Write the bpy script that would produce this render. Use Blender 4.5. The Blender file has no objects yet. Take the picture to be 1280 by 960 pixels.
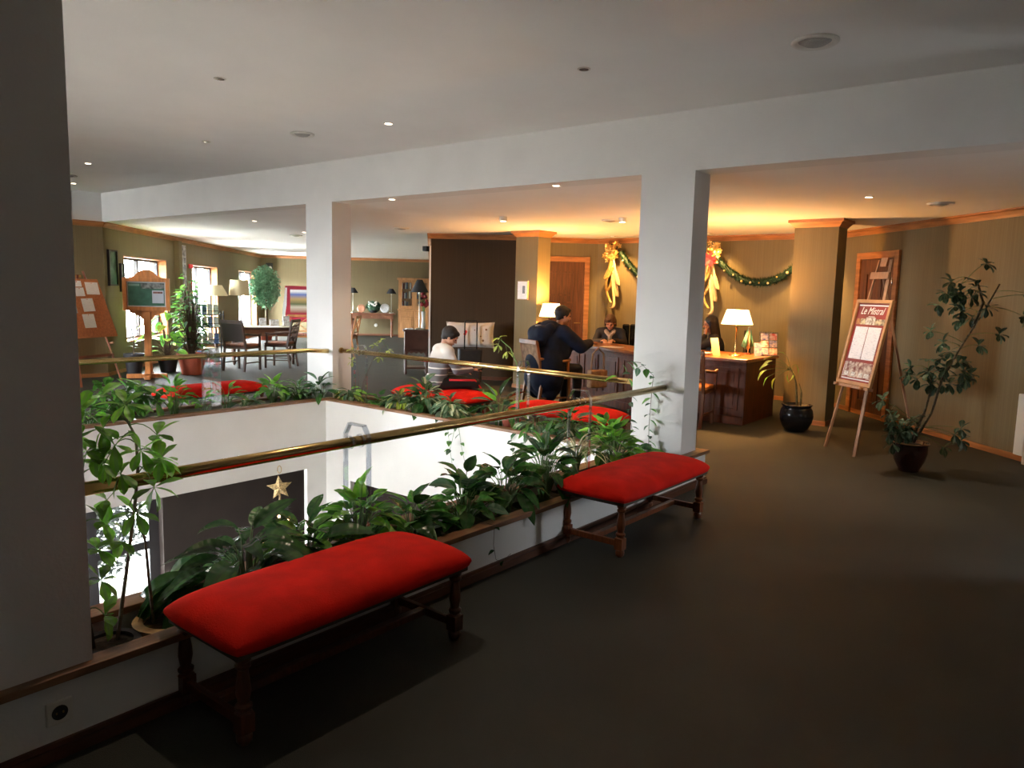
import bpy, bmesh, math, random
from mathutils import Vector, Matrix

S = bpy.context.scene
COL = S.collection
PI = math.pi
RND = random.Random(7)

# ------------------------------------------------------------------ camera
cam = bpy.data.objects.new('camera', bpy.data.cameras.new('camera'))
COL.objects.link(cam)
yaw, pitch, roll = 0.6757, 0.1225, 0.0244
_f = Vector((math.cos(yaw) * math.cos(pitch), math.sin(yaw) * math.cos(pitch), -math.sin(pitch)))
_r = Vector((math.sin(yaw), -math.cos(yaw), 0))
_u = _r.cross(_f)
_c, _s = math.cos(roll), math.sin(roll)
_R, _U = _c * _r + _s * _u, -_s * _r + _c * _u
cam.matrix_world = Matrix(((_R.x, _U.x, -_f.x, 0), (_R.y, _U.y, -_f.y, 0), (_R.z, _U.z, -_f.z, 1.55), (0, 0, 0, 1)))
cam.data.sensor_width = 36
cam.data.lens = 36 * 941 / 1280
cam.data.clip_start = 0.05
S.camera = cam

# ------------------------------------------------------------------ light and exposure
S.view_settings.view_transform = 'Standard'
S.view_settings.look = 'None'
S.view_settings.gamma = 1
S.view_settings.exposure = 0.34
S.cycles.use_denoising = True
S.cycles.max_bounces = 8
S.cycles.diffuse_bounces = 5
S.cycles.transmission_bounces = 8
S.cycles.transparent_max_bounces = 8
S.cycles.sample_clamp_indirect = 20
S.cycles.caustics_reflective = False
S.cycles.caustics_refractive = False

W = bpy.data.worlds.new('overcast sky')
S.world = W
W.use_nodes = True
nt = W.node_tree
nt.nodes.clear()
wo = nt.nodes.new('ShaderNodeOutputWorld')
bg = nt.nodes.new('ShaderNodeBackground')
tc = nt.nodes.new('ShaderNodeTexCoord')
no = nt.nodes.new('ShaderNodeTexNoise')
no.inputs['Scale'].default_value = 2.2
cr = nt.nodes.new('ShaderNodeValToRGB')
cr.color_ramp.elements[0].color = (0.80, 0.90, 1.0, 1)
cr.color_ramp.elements[1].color = (1.0, 1.0, 1.0, 1)
nt.links.new(tc.outputs['Generated'], no.inputs['Vector'])
nt.links.new(no.outputs['Fac'], cr.inputs['Fac'])
sz = nt.nodes.new('ShaderNodeSeparateXYZ'); hr = nt.nodes.new('ShaderNodeMapRange')      # below the horizon: darker ground
hr.inputs['From Min'].default_value = -0.06; hr.inputs['From Max'].default_value = 0.02; hr.inputs['To Min'].default_value = 0.25; hr.inputs['To Max'].default_value = 1.0
vm = nt.nodes.new('ShaderNodeVectorMath'); vm.operation = 'SCALE'
nt.links.new(tc.outputs['Generated'], sz.inputs['Vector']); nt.links.new(sz.outputs['Z'], hr.inputs['Value'])
nt.links.new(cr.outputs['Color'], vm.inputs[0]); nt.links.new(hr.outputs['Result'], vm.inputs['Scale'])
nt.links.new(vm.outputs['Vector'], bg.inputs['Color'])
nt.links.new(bg.outputs['Background'], wo.inputs['Surface'])
SKY = 80.0
bg.inputs['Strength'].default_value = SKY

def portal(name, loc, rz, w, h):
    """daylight portal in a window opening; faces the horizontal direction rz"""
    d = bpy.data.lights.new(name, 'AREA')
    d.shape = 'RECTANGLE'; d.size = w; d.size_y = h
    d.cycles.is_portal = True
    o = bpy.data.objects.new(name, d); COL.objects.link(o)
    o.location = loc
    o.rotation_euler = (PI / 2, 0, rz - PI / 2)
    return o
# windows that let the daylight in (behind the left column, behind the camera, in the lounge, on the lower floor)
portal('daylight_portal', (-4.0, 11.0, 1.35), 0, 2.6, 1.9)
portal('daylight_portal', (6.55, -1.70, 1.2), PI * 0.75, 0.38, 0.9)

def point(name, loc, energy, color, r=0.05):
    d = bpy.data.lights.new(name, 'POINT'); d.energy = energy; d.color = color; d.shadow_soft_size = r
    o = bpy.data.objects.new(name, d); COL.objects.link(o); o.location = loc
    return o
def spot(name, loc, target, energy, color, angle=80, blend=0.6, r=0.03):
    d = bpy.data.lights.new(name, 'SPOT'); d.energy = energy; d.color = color
    d.spot_size = math.radians(angle); d.spot_blend = blend; d.shadow_soft_size = r
    o = bpy.data.objects.new(name, d); COL.objects.link(o); o.location = loc
    v = Vector(target) - Vector(loc)
    o.rotation_euler = v.to_track_quat('-Z', 'Y').to_euler()
    return o
WARM = (1.0, 0.47, 0.13)
HALO = (1.0, 0.78, 0.55)

# ------------------------------------------------------------------ materials
MATS = {}
def mat(name, color, rough=0.6, var=0.0, scale=8.0, bump=0.0, metal=0.0, spec=0.5, stretch=(1, 1, 1), color2=None,
        emit=None, estr=0.0, trans=0.0, sheen=0.0, bscale=None, coat=0.0, alpha=1.0, random_tint=0.0, obj=True, detail=3.0):
    if name in MATS: return MATS[name]
    m = bpy.data.materials.new(name); m.use_nodes = True
    n = m.node_tree.nodes; l = m.node_tree.links
    b = n['Principled BSDF']
    b.inputs['Base Color'].default_value = (*color, 1)
    b.inputs['Roughness'].default_value = rough
    b.inputs['Metallic'].default_value = metal
    b.inputs['Specular IOR Level'].default_value = spec
    b.inputs['Transmission Weight'].default_value = trans
    b.inputs['Sheen Weight'].default_value = sheen
    b.inputs['Coat Weight'].default_value = coat
    if emit:
        b.inputs['Emission Color'].default_value = (*emit, 1); b.inputs['Emission Strength'].default_value = estr
    if var > 0 or color2 or bump > 0 or random_tint > 0:
        tc = n.new('ShaderNodeTexCoord'); mp = n.new('ShaderNodeMapping')
        mp.inputs['Scale'].default_value = stretch
        l.new(tc.outputs['Object'], mp.inputs['Vector'])
        no = n.new('ShaderNodeTexNoise'); no.inputs['Scale'].default_value = scale; no.inputs['Detail'].default_value = detail
        l.new(mp.outputs['Vector'], no.inputs['Vector'])
        r = n.new('ShaderNodeValToRGB')
        c2 = color2 if color2 else tuple(max(0, c * (1 - var)) for c in color)
        c1 = tuple(min(1, c * (1 + var * 0.6)) for c in color) if not color2 else color
        r.color_ramp.elements[0].position = 0.33; r.color_ramp.elements[1].position = 0.67
        r.color_ramp.elements[0].color = (*c2, 1); r.color_ramp.elements[1].color = (*c1, 1)
        l.new(no.outputs['Fac'], r.inputs['Fac'])
        out = r.outputs['Color']
        if random_tint > 0:
            oi = n.new('ShaderNodeObjectInfo'); hs = n.new('ShaderNodeHueSaturation')
            ma = n.new('ShaderNodeMapRange'); ma.inputs['To Min'].default_value = 1 - random_tint; ma.inputs['To Max'].default_value = 1 + random_tint
            l.new(oi.outputs['Random'], ma.inputs['Value']); l.new(ma.outputs['Result'], hs.inputs['Value'])
            mb = n.new('ShaderNodeMapRange'); mb.inputs['To Min'].default_value = 0.475; mb.inputs['To Max'].default_value = 0.515
            l.new(oi.outputs['Random'], mb.inputs['Value']); l.new(mb.outputs['Result'], hs.inputs['Hue'])
            l.new(out, hs.inputs['Color']); out = hs.outputs['Color']
        l.new(out, b.inputs['Base Color'])
        if bump > 0:
            nb = no
            if bscale:
                nb = n.new('ShaderNodeTexNoise'); nb.inputs['Scale'].default_value = bscale
                l.new(mp.outputs['Vector'], nb.inputs['Vector'])
            bp = n.new('ShaderNodeBump'); bp.inputs['Strength'].default_value = bump; bp.inputs['Distance'].default_value = 0.01
            l.new(nb.outputs['Fac'], bp.inputs['Height']); l.new(bp.outputs['Normal'], b.inputs['Normal'])
    MATS[name] = m
    return m

def bands(name, stops, axis='Z', rough=0.8, lo=0.0, hi=1.0, const=True):
    """colour by object coordinate: stops = [(pos 0..1, colour)]"""
    m = bpy.data.materials.new(name); m.use_nodes = True
    n = m.node_tree.nodes; l = m.node_tree.links; b = n['Principled BSDF']
    b.inputs['Roughness'].default_value = rough
    tc = n.new('ShaderNodeTexCoord'); sx = n.new('ShaderNodeSeparateXYZ'); mr = n.new('ShaderNodeMapRange'); r = n.new('ShaderNodeValToRGB')
    mr.inputs['From Min'].default_value = lo; mr.inputs['From Max'].default_value = hi
    l.new(tc.outputs['Object'], sx.inputs['Vector']); l.new(sx.outputs[axis], mr.inputs['Value']); l.new(mr.outputs['Result'], r.inputs['Fac'])
    if const: r.color_ramp.interpolation = 'CONSTANT'
    e = r.color_ramp.elements
    while len(e) < len(stops): e.new(0.5)
    for k, (p, c) in enumerate(stops):
        e[k].position = p
    for k, (p, c) in enumerate(stops):
        e[k].color = (*c, 1)
    l.new(r.outputs['Color'], b.inputs['Base Color'])
    MATS[name] = m
    return m

def leafmat(name, c1, c2, rough=0.35, vein=(0.25, 0.4, 0.15), stripe=0.0):
    m = bpy.data.materials.new(name); m.use_nodes = True
    n = m.node_tree.nodes; l = m.node_tree.links; b = n['Principled BSDF']
    b.inputs['Roughness'].default_value = rough
    tc = n.new('ShaderNodeTexCoord'); sx = n.new('ShaderNodeSeparateXYZ')
    l.new(tc.outputs['Object'], sx.inputs['Vector'])
    no = n.new('ShaderNodeTexNoise'); no.inputs['Scale'].default_value = 14
    l.new(tc.outputs['Object'], no.inputs['Vector'])
    r = n.new('ShaderNodeValToRGB')
    r.color_ramp.elements[0].position = 0.4; r.color_ramp.elements[1].position = 0.62
    r.color_ramp.elements[0].color = (*c1, 1); r.color_ramp.elements[1].color = (*c2, 1)
    l.new(no.outputs['Fac'], r.inputs['Fac'])
    ab = n.new('ShaderNodeMath'); ab.operation = 'ABSOLUTE'; l.new(sx.outputs['X'], ab.inputs[0])
    lt = n.new('ShaderNodeMath'); lt.operation = 'LESS_THAN'; lt.inputs[1].default_value = 0.006 + stripe; l.new(ab.outputs[0], lt.inputs[0])
    mx = n.new('ShaderNodeMix'); mx.data_type = 'RGBA'
    l.new(lt.outputs[0], mx.inputs['Factor']); l.new(r.outputs['Color'], mx.inputs['A']); mx.inputs['B'].default_value = (*vein, 1)
    oi = n.new('ShaderNodeObjectInfo'); hs = n.new('ShaderNodeHueSaturation')
    ma = n.new('ShaderNodeMapRange'); ma.inputs['To Min'].default_value = 0.6; ma.inputs['To Max'].default_value = 1.45
    l.new(oi.outputs['Random'], ma.inputs['Value']); l.new(ma.outputs['Result'], hs.inputs['Value'])
    l.new(mx.outputs['Result'], hs.inputs['Color']); l.new(hs.outputs['Color'], b.inputs['Base Color'])
    tr = n.new('ShaderNodeBsdfTranslucent'); l.new(hs.outputs['Color'], tr.inputs['Color'])
    ms = n.new('ShaderNodeMixShader'); ms.inputs['Fac'].default_value = 0.3
    l.new(b.outputs['BSDF'], ms.inputs[1]); l.new(tr.outputs['BSDF'], ms.inputs[2])
    l.new(ms.outputs['Shader'], n['Material Output'].inputs['Surface'])
    wv = n.new('ShaderNodeTexWave'); wv.inputs['Scale'].default_value = 9; wv.inputs['Distortion'].default_value = 1.5; wv.bands_direction = 'Y'
    l.new(tc.outputs['Object'], wv.inputs['Vector'])
    bp = n.new('ShaderNodeBump'); bp.inputs['Strength'].default_value = 0.25; bp.inputs['Distance'].default_value = 0.01
    l.new(wv.outputs['Fac'], bp.inputs['Height']); l.new(bp.outputs['Normal'], b.inputs['Normal'])
    MATS[name] = m
    return m

WHITE = mat('white plaster', (0.78, 0.77, 0.75), 0.9, 0.03, 3, 0.15, bscale=90)
CEIL = mat('ceiling paint', (0.86, 0.85, 0.83), 0.9, 0.02, 2)
PAPER = mat('olive striped wallpaper', (0.20, 0.160, 0.088), 0.85, 0.13, 1.0, 0.2, stretch=(190, 190, 0.6), spec=0.2)
SHADEW = mat('shaded brown wallpaper', (0.060, 0.040, 0.024), 0.9, 0.14, 1.0, 0.2, stretch=(190, 190, 0.6), spec=0.2)  # shade of the unlit wall is put into this colour
LOWW = mat('dark brown lower wall', (0.034, 0.022, 0.016), 0.8, 0.15, 3)
CARPET = mat('dark green carpet', (0.023, 0.024, 0.017), 0.6, 0.35, 1.6, 0.5, bscale=260, spec=0.45, sheen=0.0, detail=6)
OAK = mat('orange oak trim', (0.42, 0.17, 0.055), 0.45, 0.3, 3, 0.1, stretch=(1, 1, 8))
CAPW = mat('brown wooden cap', (0.235, 0.115, 0.055), 0.4, 0.35, 6, 0.15, stretch=(1, 6, 6))
CAPY = mat('brown wooden cap along y', (0.235, 0.115, 0.055), 0.4, 0.35, 6, 0.15, stretch=(6, 1, 6))
BASEW = mat('dark red brown baseboard', (0.115, 0.042, 0.02), 0.4, 0.3, 6, stretch=(1, 6, 6))
DOORW = mat('brown varnished door', (0.13, 0.042, 0.014), 0.45, 0.35, 4, 0.1, stretch=(8, 8, 0.7))
DESKW = mat('reddish desk wood', (0.13, 0.036, 0.012), 0.5, 0.35, 4, 0.1, stretch=(6, 6, 1.0), spec=0.3)
LEGW = mat('turned dark walnut', (0.10, 0.030, 0.012), 0.3, 0.35, 12, stretch=(6, 6, 1))
LEGW2 = mat('turned red walnut', (0.19, 0.055, 0.018), 0.3, 0.35, 12, stretch=(6, 6, 1))
EASEL = mat('pale beech easel', (0.42, 0.22, 0.12), 0.5, 0.2, 8, stretch=(8, 8, 1))
PINE = mat('orange pine', (0.55, 0.21, 0.06), 0.4, 0.25, 5, stretch=(5, 5, 0.8))
RED = mat('red velvet', (0.80, 0.014, 0.006), 0.8, 0.18, 7, 0.35, bscale=180, sheen=0.0, spec=0.15, detail=5)
BRASS = mat('polished brass', (0.58, 0.41, 0.17), 0.22, 0.15, 5, metal=1.0)
BRASSD = mat('dull brass', (0.42, 0.27, 0.10), 0.4, metal=1.0)
SOIL = mat('potting soil', (0.045, 0.03, 0.02), 1.0, 0.5, 30, 1.0)
BLACK = mat('black gloss', (0.008, 0.009, 0.012), 0.15)
BLACKM = mat('black matt', (0.015, 0.015, 0.017), 0.6)
CHROME = mat('chrome', (0.7, 0.7, 0.7), 0.2, metal=1.0)
PLW = mat('white plastic', (0.75, 0.73, 0.68), 0.4)
DARKH = mat('dark hole', (0.02, 0.018, 0.015), 0.7)
PAPERW = mat('white paper', (0.8, 0.8, 0.82), 0.8, 0.12, 20, stretch=(1, 1, 14))
TERRA = mat('terracotta', (0.42, 0.09, 0.045), 0.7, 0.2, 6)
DKGL = mat('dark brown glaze', (0.045, 0.012, 0.008), 0.12, 0.4, 8, coat=0.5)
FRAMED = mat('dark window frame', (0.03, 0.026, 0.026), 0.5)
def thin_glass(name, tint, refl, base=0.03):
    m = bpy.data.materials.new(name); m.use_nodes = True; n = m.node_tree.nodes; l = m.node_tree.links
    t = n.new('ShaderNodeBsdfTransparent'); t.inputs['Color'].default_value = (*tint, 1)
    g = n.new('ShaderNodeBsdfGlossy'); g.inputs['Roughness'].default_value = 0.03
    f = n.new('ShaderNodeLayerWeight'); f.inputs['Blend'].default_value = 0.5; pw = n.new('ShaderNodeMath'); pw.operation = 'POWER'; pw.inputs[1].default_value = refl
    mu = n.new('ShaderNodeMath'); mu.operation = 'MULTIPLY_ADD'; mu.inputs[1].default_value = 0.6; mu.inputs[2].default_value = base; mx = n.new('ShaderNodeMixShader')
    l.new(f.outputs['Facing'], pw.inputs[0]); l.new(pw.outputs[0], mu.inputs[0]); l.new(mu.outputs[0], mx.inputs['Fac']); l.new(t.outputs[0], mx.inputs[1]); l.new(g.outputs[0], mx.inputs[2])
    l.new(mx.outputs[0], n['Material Output'].inputs['Surface']); MATS[name] = m; return m
GLASS = thin_glass('window glass', (0.93, 0.95, 0.95), 5.0)
ACR = thin_glass('clear acrylic', (0.90, 0.94, 1.0), 2.0, 0.26)
RADI = mat('white enamel radiator', (0.8, 0.79, 0.72), 0.4)
NAVY = mat('navy coat cloth', (0.008, 0.014, 0.036), 0.8, 0.4, 9, 0.5, spec=0.25)
GREY = mat('grey lining', (0.25, 0.27, 0.3), 0.8)
SUIT = mat('charcoal suit', (0.012, 0.013, 0.02), 0.75)
SKIN = mat('skin', (0.55, 0.28, 0.18), 0.55, 0.1, 10)
HAIRB = mat('dark brown hair', (0.009, 0.005, 0.004), 0.6, 0.5, 20, 0.6, stretch=(8, 8, 1))
HAIRL = mat('light brown hair', (0.11, 0.055, 0.025), 0.45, 0.4, 20, 0.6, stretch=(8, 8, 1))
EYE = mat('eye', (0.02, 0.012, 0.01), 0.2)
LIP = mat('lips', (0.4, 0.1, 0.08), 0.5)

LD = leafmat('dark glossy leaf', (0.022, 0.085, 0.022), (0.06, 0.16, 0.035), 0.20, vein=(0.04, 0.1, 0.03))
LM = leafmat('mid green leaf', (0.06, 0.24, 0.035), (0.15, 0.40, 0.06), 0.35, vein=(0.12, 0.25, 0.06))
LB = leafmat('bright green leaf', (0.16, 0.46, 0.04), (0.32, 0.64, 0.08), 0.4, vein=(0.2, 0.42, 0.09))
LV = leafmat('variegated leaf', (0.05, 0.15, 0.05), (0.36, 0.42, 0.24), 0.35, vein=(0.5, 0.55, 0.38), stripe=0.005)
LY = leafmat('yellow green leaf', (0.28, 0.42, 0.04), (0.5, 0.55, 0.08), 0.45, vein=(0.5, 0.6, 0.2))
LS = leafmat('cream striped strap leaf', (0.16, 0.28, 0.06), (0.20, 0.32, 0.08), 0.5, vein=(0.62, 0.6, 0.36), stripe=0.0)
LG = leafmat('grey green leaf', (0.05, 0.14, 0.07), (0.13, 0.25, 0.15), 0.35, vein=(0.14, 0.22, 0.14))
STEM = mat('green stem', (0.10, 0.20, 0.05), 0.6, 0.2, 10)
BARK = mat('brown bark', (0.10, 0.065, 0.04), 0.85, 0.4, 40, 0.6)
BARKG = mat('pale grey bark', (0.20, 0.17, 0.11), 0.85, 0.4, 60, 0.6)

# ------------------------------------------------------------------ mesh helpers
class MB:
    def __init__(s): s.v = []; s.f = []
    def add(s, vs, fs):
        k = len(s.v); s.v += [tuple(v) for v in vs]; s.f += [tuple(i + k for i in f) for f in fs]; return s
    def box(s, x0, x1, y0, y1, z0, z1, M=None):
        vs = [Vector(p) for p in ((x0, y0, z0), (x1, y0, z0), (x1, y1, z0), (x0, y1, z0), (x0, y0, z1), (x1, y0, z1), (x1, y1, z1), (x0, y1, z1))]
        if M is not None: vs = [M @ v for v in vs]
        return s.add(vs, [(0, 3, 2, 1), (4, 5, 6, 7), (0, 1, 5, 4), (1, 2, 6, 5), (2, 3, 7, 6), (3, 0, 4, 7)])
    def bar(s, a, b, w, h=None, up=(0, 0, 1)):
        """square bar from a to b"""
        h = h or w; a = Vector(a); b = Vector(b); d = (b - a); L = d.length; d.normalize()
        x = d.cross(Vector(up))
        if x.length < 1e-4: x = d.cross(Vector((1, 0, 0)))
        x.normalize(); z = x.cross(d)
        M = Matrix.Translation(a) @ Matrix(((x.x, d.x, z.x), (x.y, d.y, z.y), (x.z, d.z, z.z))).to_4x4()
        return s.box(-w / 2, w / 2, 0, L, -h / 2, h / 2, M)
    def prism(s, pts, z0, z1, M=None):
        n = len(pts)
        vs = [Vector((p[0], p[1], z0)) for p in pts] + [Vector((p[0], p[1], z1)) for p in pts]
        if M is not None: vs = [M @ v for v in vs]
        return s.add(vs, [tuple(range(n))[::-1], tuple(range(n, 2 * n))] + [(i, (i + 1) % n, n + (i + 1) % n, n + i) for i in range(n)])
    def tube(s, pts, r, n=8, caps=True):
        pts = [Vector(p) for p in pts]; m = len(pts)
        rs = r if isinstance(r, (list, tuple)) else [r] * m
        vs = []; prev = None
        for i, p in enumerate(pts):
            t = (pts[min(i + 1, m - 1)] - pts[max(i - 1, 0)]).normalized()
            if prev is None:
                a = t.cross(Vector((0, 0, 1)))
                if a.length < 0.05: a = t.cross(Vector((1, 0, 0)))
            else: a = prev - t * prev.dot(t)
            a.normalize(); prev = a; b = t.cross(a)
            for k in range(n):
                g = 2 * PI * k / n
                vs.append(p + (a * math.cos(g) + b * math.sin(g)) * rs[i])
        fs = [(i * n + k, i * n + (k + 1) % n, (i + 1) * n + (k + 1) % n, (i + 1) * n + k) for i in range(m - 1) for k in range(n)]
        if caps: fs += [tuple(range(n))[::-1], tuple((m - 1) * n + k for k in range(n))]
        return s.add(vs, fs)
    def lathe(s, prof, n=20, c=(0, 0, 0), M=None, caps=True):
        vs = [Vector((r * math.cos(2 * PI * k / n), r * math.sin(2 * PI * k / n), z)) for r, z in prof for k in range(n)]
        if M is not None: vs = [M @ v for v in vs]
        vs = [v + Vector(c) for v in vs]
        m = len(prof)
        fs = [(i * n + k, i * n + (k + 1) % n, (i + 1) * n + (k + 1) % n, (i + 1) * n + k) for i in range(m - 1) for k in range(n)]
        if caps: fs += [tuple(range(n))[::-1], tuple((m - 1) * n + k for k in range(n))]
        return s.add(vs, fs)
    def ell(s, c, r, M=None, nu=14, nv=9):
        if not isinstance(r, (list, tuple)): r = (r, r, r)
        if max(r) > 0.09 and nu == 14: nu, nv = 32, 20
        vs = [Vector((0, 0, -r[2]))]
        for i in range(1, nv):
            t = PI * i / nv
            for k in range(nu):
                g = 2 * PI * k / nu
                vs.append(Vector((r[0] * math.sin(t) * math.cos(g), r[1] * math.sin(t) * math.sin(g), -r[2] * math.cos(t))))
        vs.append(Vector((0, 0, r[2])))
        if M is not None: vs = [M @ v for v in vs]
        vs = [v + Vector(c) for v in vs]
        fs = [(0, 1 + (k + 1) % nu, 1 + k) for k in range(nu)]
        for i in range(nv - 2):
            for k in range(nu):
                a = 1 + i * nu + k; b = 1 + i * nu + (k + 1) % nu
                fs.append((a, b, b + nu, a + nu))
        L = len(vs) - 1; o = 1 + (nv - 2) * nu
        fs += [(o + k, o + (k + 1) % nu, L) for k in range(nu)]
        return s.add(vs, fs)
    def cap(s, a, b, ra, rb, n=12):
        if max(ra, rb) > 0.06: n = 24
        """tapered capsule"""
        a = Vector(a); b = Vector(b); d = b - a; L = max(d.length, 1e-5); q = d.to_track_quat('Z', 'Y').to_matrix()
        prof = []
        for i in range(1, 5): t = -PI / 2 + PI / 2 * i / 5; prof.append((ra * math.cos(t), ra * math.sin(t)))
        prof.append((ra, 0)); prof.append((rb, L))
        for i in range(1, 5): t = PI / 2 * i / 5; prof.append((rb * math.cos(t), L + rb * math.sin(t)))
        return s.lathe(prof, n, a, q)
    def mesh(s, name):
        me = bpy.data.meshes.new(name); me.from_pydata(s.v, [], s.f); me.update(); return me
    def build(s, name, m, parent=None, smooth=False, bevel=0.0, kind=None, label=None, auto=False):
        me = s.mesh(name); me.materials.append(m)
        if smooth:
            for p in me.polygons: p.use_smooth = True
        o = bpy.data.objects.new(name, me); COL.objects.link(o)
        if parent: o.parent = parent
        if kind: o['kind'] = kind
        if label: o['label'] = label
        if auto:
            bm = bmesh.new(); bm.from_mesh(me)
            for e in bm.edges:
                e.smooth = not (len(e.link_faces) == 2 and e.calc_face_angle(0) > 0.7)
            for f in bm.faces: f.smooth = True
            bm.to_mesh(me); bm.free()
        if bevel:
            md = o.modifiers.new('bevel', 'BEVEL'); md.width = bevel; md.segments = 2; md.limit_method = 'ANGLE'
        return o

def thing(name, label, cat, loc=(0, 0, 0), rz=0.0, group=None):
    o = bpy.data.objects.new(name, None); COL.objects.link(o)
    o.location = loc; o.rotation_euler = (0, 0, rz); o['label'] = label; o['category'] = cat
    o.empty_display_size = 0.1
    if group: o['group'] = group
    return o
def tag(o, label, cat, group=None, kind=None):
    o['label'] = label; o['category'] = cat
    if group: o['group'] = group
    if kind: o['kind'] = kind
    return o
def put(o, loc, rz=0.0):
    o.location = loc; o.rotation_euler = (0, 0, rz); return o
def dup(root, loc, rz=None, label=None, group=None):
    r = root.copy(); COL.objects.link(r); r.location = loc
    if rz is not None: r.rotation_euler = (0, 0, rz)
    if label: r['label'] = label
    if group: r['group'] = group
    def rec(src, dst):
        for ch in list(src.children):
            c = ch.copy(); COL.objects.link(c); c.parent = dst; rec(ch, c)
    rec(root, r)
    return r
def text(body, size, name, m, parent, loc, rot, shear=0.0, depth=0.0008):
    c = bpy.data.curves.new(name, 'FONT'); c.body = body; c.size = size; c.shear = shear; c.extrude = depth; c.align_x = 'CENTER'
    t = bpy.data.objects.new('tmp', c); COL.objects.link(t)
    bpy.context.view_layer.update()
    me = bpy.data.meshes.new_from_object(t.evaluated_get(bpy.context.evaluated_depsgraph_get()))
    bpy.data.objects.remove(t)
    me.materials.clear(); me.materials.append(m)
    o = bpy.data.objects.new(name, me); COL.objects.link(o); o.parent = parent; o.location = loc; o.rotation_euler = rot
    return o
def blob(mb, name, m, parent, voxel=0.008, smooth=3, label=None):
    """merge overlapping volumes into one continuous skin"""
    o = bpy.data.objects.new('tmp', mb.mesh('tmp')); COL.objects.link(o)
    md = o.modifiers.new('r', 'REMESH'); md.mode = 'VOXEL'; md.voxel_size = voxel; md.use_smooth_shade = True
    sm = o.modifiers.new('s', 'SMOOTH'); sm.iterations = smooth; sm.factor = 0.5
    bpy.context.view_layer.update()
    me = bpy.data.meshes.new_from_object(o.evaluated_get(bpy.context.evaluated_depsgraph_get()))
    bpy.data.objects.remove(o)
    me.name = name; me.materials.clear(); me.materials.append(m)
    r = bpy.data.objects.new(name, me); COL.objects.link(r); r.parent = parent
    if label: r['label'] = label
    return r
def struct(o): o['kind'] = 'structure'; return o
# ------------------------------------------------------------------ the setting
P = [(-4, 12.9), (5.45, 12.9), (13.8, 21.4), (17.6, 17.6), (9.35, 9.35), (10.28, 8.05), (10.55, 8.2), (11.45, 7.3), (11.45, 3.2), (4.25, -4.0), (-4, -4)]
def frame_of(A, B):
    A = Vector((*A, 0)); B = Vector((*B, 0)); d = (B - A); L = d.length; d.normalize(); n = Vector((-d.y, d.x, 0))
    return Matrix(((d.x, n.x, 0, A.x), (d.y, n.y, 0, A.y), (0, 0, 1, 0), (0, 0, 0, 1))), L
def wall(name, A, B, z0, z1, m, t=0.3, holes=(), e0=0.0, e1=0.0):
    M, L = frame_of(A, B); mb = MB()
    s = -e0
    for (a, b, c, d) in sorted(holes):
        mb.box(s, a, 0, t, z0, z1, M)
        if c > z0: mb.box(a, b, 0, t, z0, c, M)
        mb.box(a, b, 0, t, d, z1, M); s = b
    mb.box(s, L + e1, 0, t, z0, z1, M)
    o = mb.build(name, m); struct(o); return o, M, L
def crown(mb, A, B, z=2.5, e0=0.0, e1=0.0, d=0.07, h=0.085):
    M, L = frame_of(A, B)
    # profile in (across, up): across goes into the room (negative normal)
    pr = [(0.0, z - h), (-0.012, z - h), (-0.02, z - h * 0.75), (-d * 0.55, z - h * 0.35), (-d, z - h * 0.2), (-d, z - 0.001), (0.0, z - 0.001)]
    vs = [M @ Vector((s, p[0], p[1])) for s in (-e0, L + e1) for p in pr]
    n = len(pr)
    mb.add(vs, [tuple(range(n)), tuple(range(n, 2 * n))[::-1]] + [(i, n + i, n + (i + 1) % n, (i + 1) % n) for i in range(n)])
sq = math.sqrt(2)
def sL(x): return (Vector((x, 12.9 + (x - 5.45) * 8.5 / 8.35)) - Vector((5.45, 12.9))).length
w1 = (sL(6.02), sL(7.55), 0.5, 2.0); w2 = (sL(8.75), sL(10.2), 0.2, 1.97); w3 = (sL(11.75), sL(13.3), 0.2, 1.95)
o, M_left, L_left = wall('wall_left', P[1], P[2], 0, 2.55, PAPER, 0.34, (w1, w2, w3))
wall('wall_alcove', P[0], P[1], 0, 2.5, PAPER, 0.3)
struct(MB().box(-4, 5.75, 12.9, 13.2, 2.5, 2.97).build('wall_alcove_upper', WHITE))
wall('wall_far', P[2], P[3], 0, 2.55, PAPER, 0.3, e0=0.4, e1=0.3)
wall('wall_lounge_side', P[3], P[4], 0, 2.55, PAPER, 0.12)
wall('wall_shaded_brown', P[4], P[5], 0, 2.55, SHADEW, 0.12, e1=0.05)
wall('wall_corner', P[5], P[6], 0, 2.55, SHADEW, 0.12)
wall('wall_chamfer', P[6], P[7], 0, 2.55, PAPER, 0.3, e0=0.1)
wall('wall_reception', P[7], P[8], 0, 2.55, PAPER, 0.3, e0=0.15, e1=0.15)
o, M_bk, _L = wall('wall_right', P[8], P[9], 0, 2.97, PAPER, 0.3, ((6.74, 7.12, 0.75, 1.65),), e1=0.3)
wall('wall_back', P[9], P[10], 0, 2.97, WHITE, 0.3, e1=0.3)
wall('wall_window_side', P[10], P[0], 0, 2.97, WHITE, 0.3, ((13.7, 16.3, 0.4, 2.3),), e1=0.3)
for nm, zz in (('window_10', (-4.12, -4.12, 9.7, 12.3)),):
    e = thing(nm, 'x', 'x'); del e['label']; del e['category']; struct(e)
    y0, y1 = zz[2], zz[3]; mb = MB(); n = 4 if y1 - y0 > 4 else 3
    for k in range(n + 1):
        y = y0 + (y1 - y0) * k / n; mb.box(-4.17, -4.07, y - 0.035, y + 0.035, 0.4, 2.3)
    mb.box(-4.16, -4.08, y0, y1, 0.4, 0.47).box(-4.16, -4.08, y0, y1, 2.23, 2.3); mb.build('window_frame', FRAMED, e)
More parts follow.
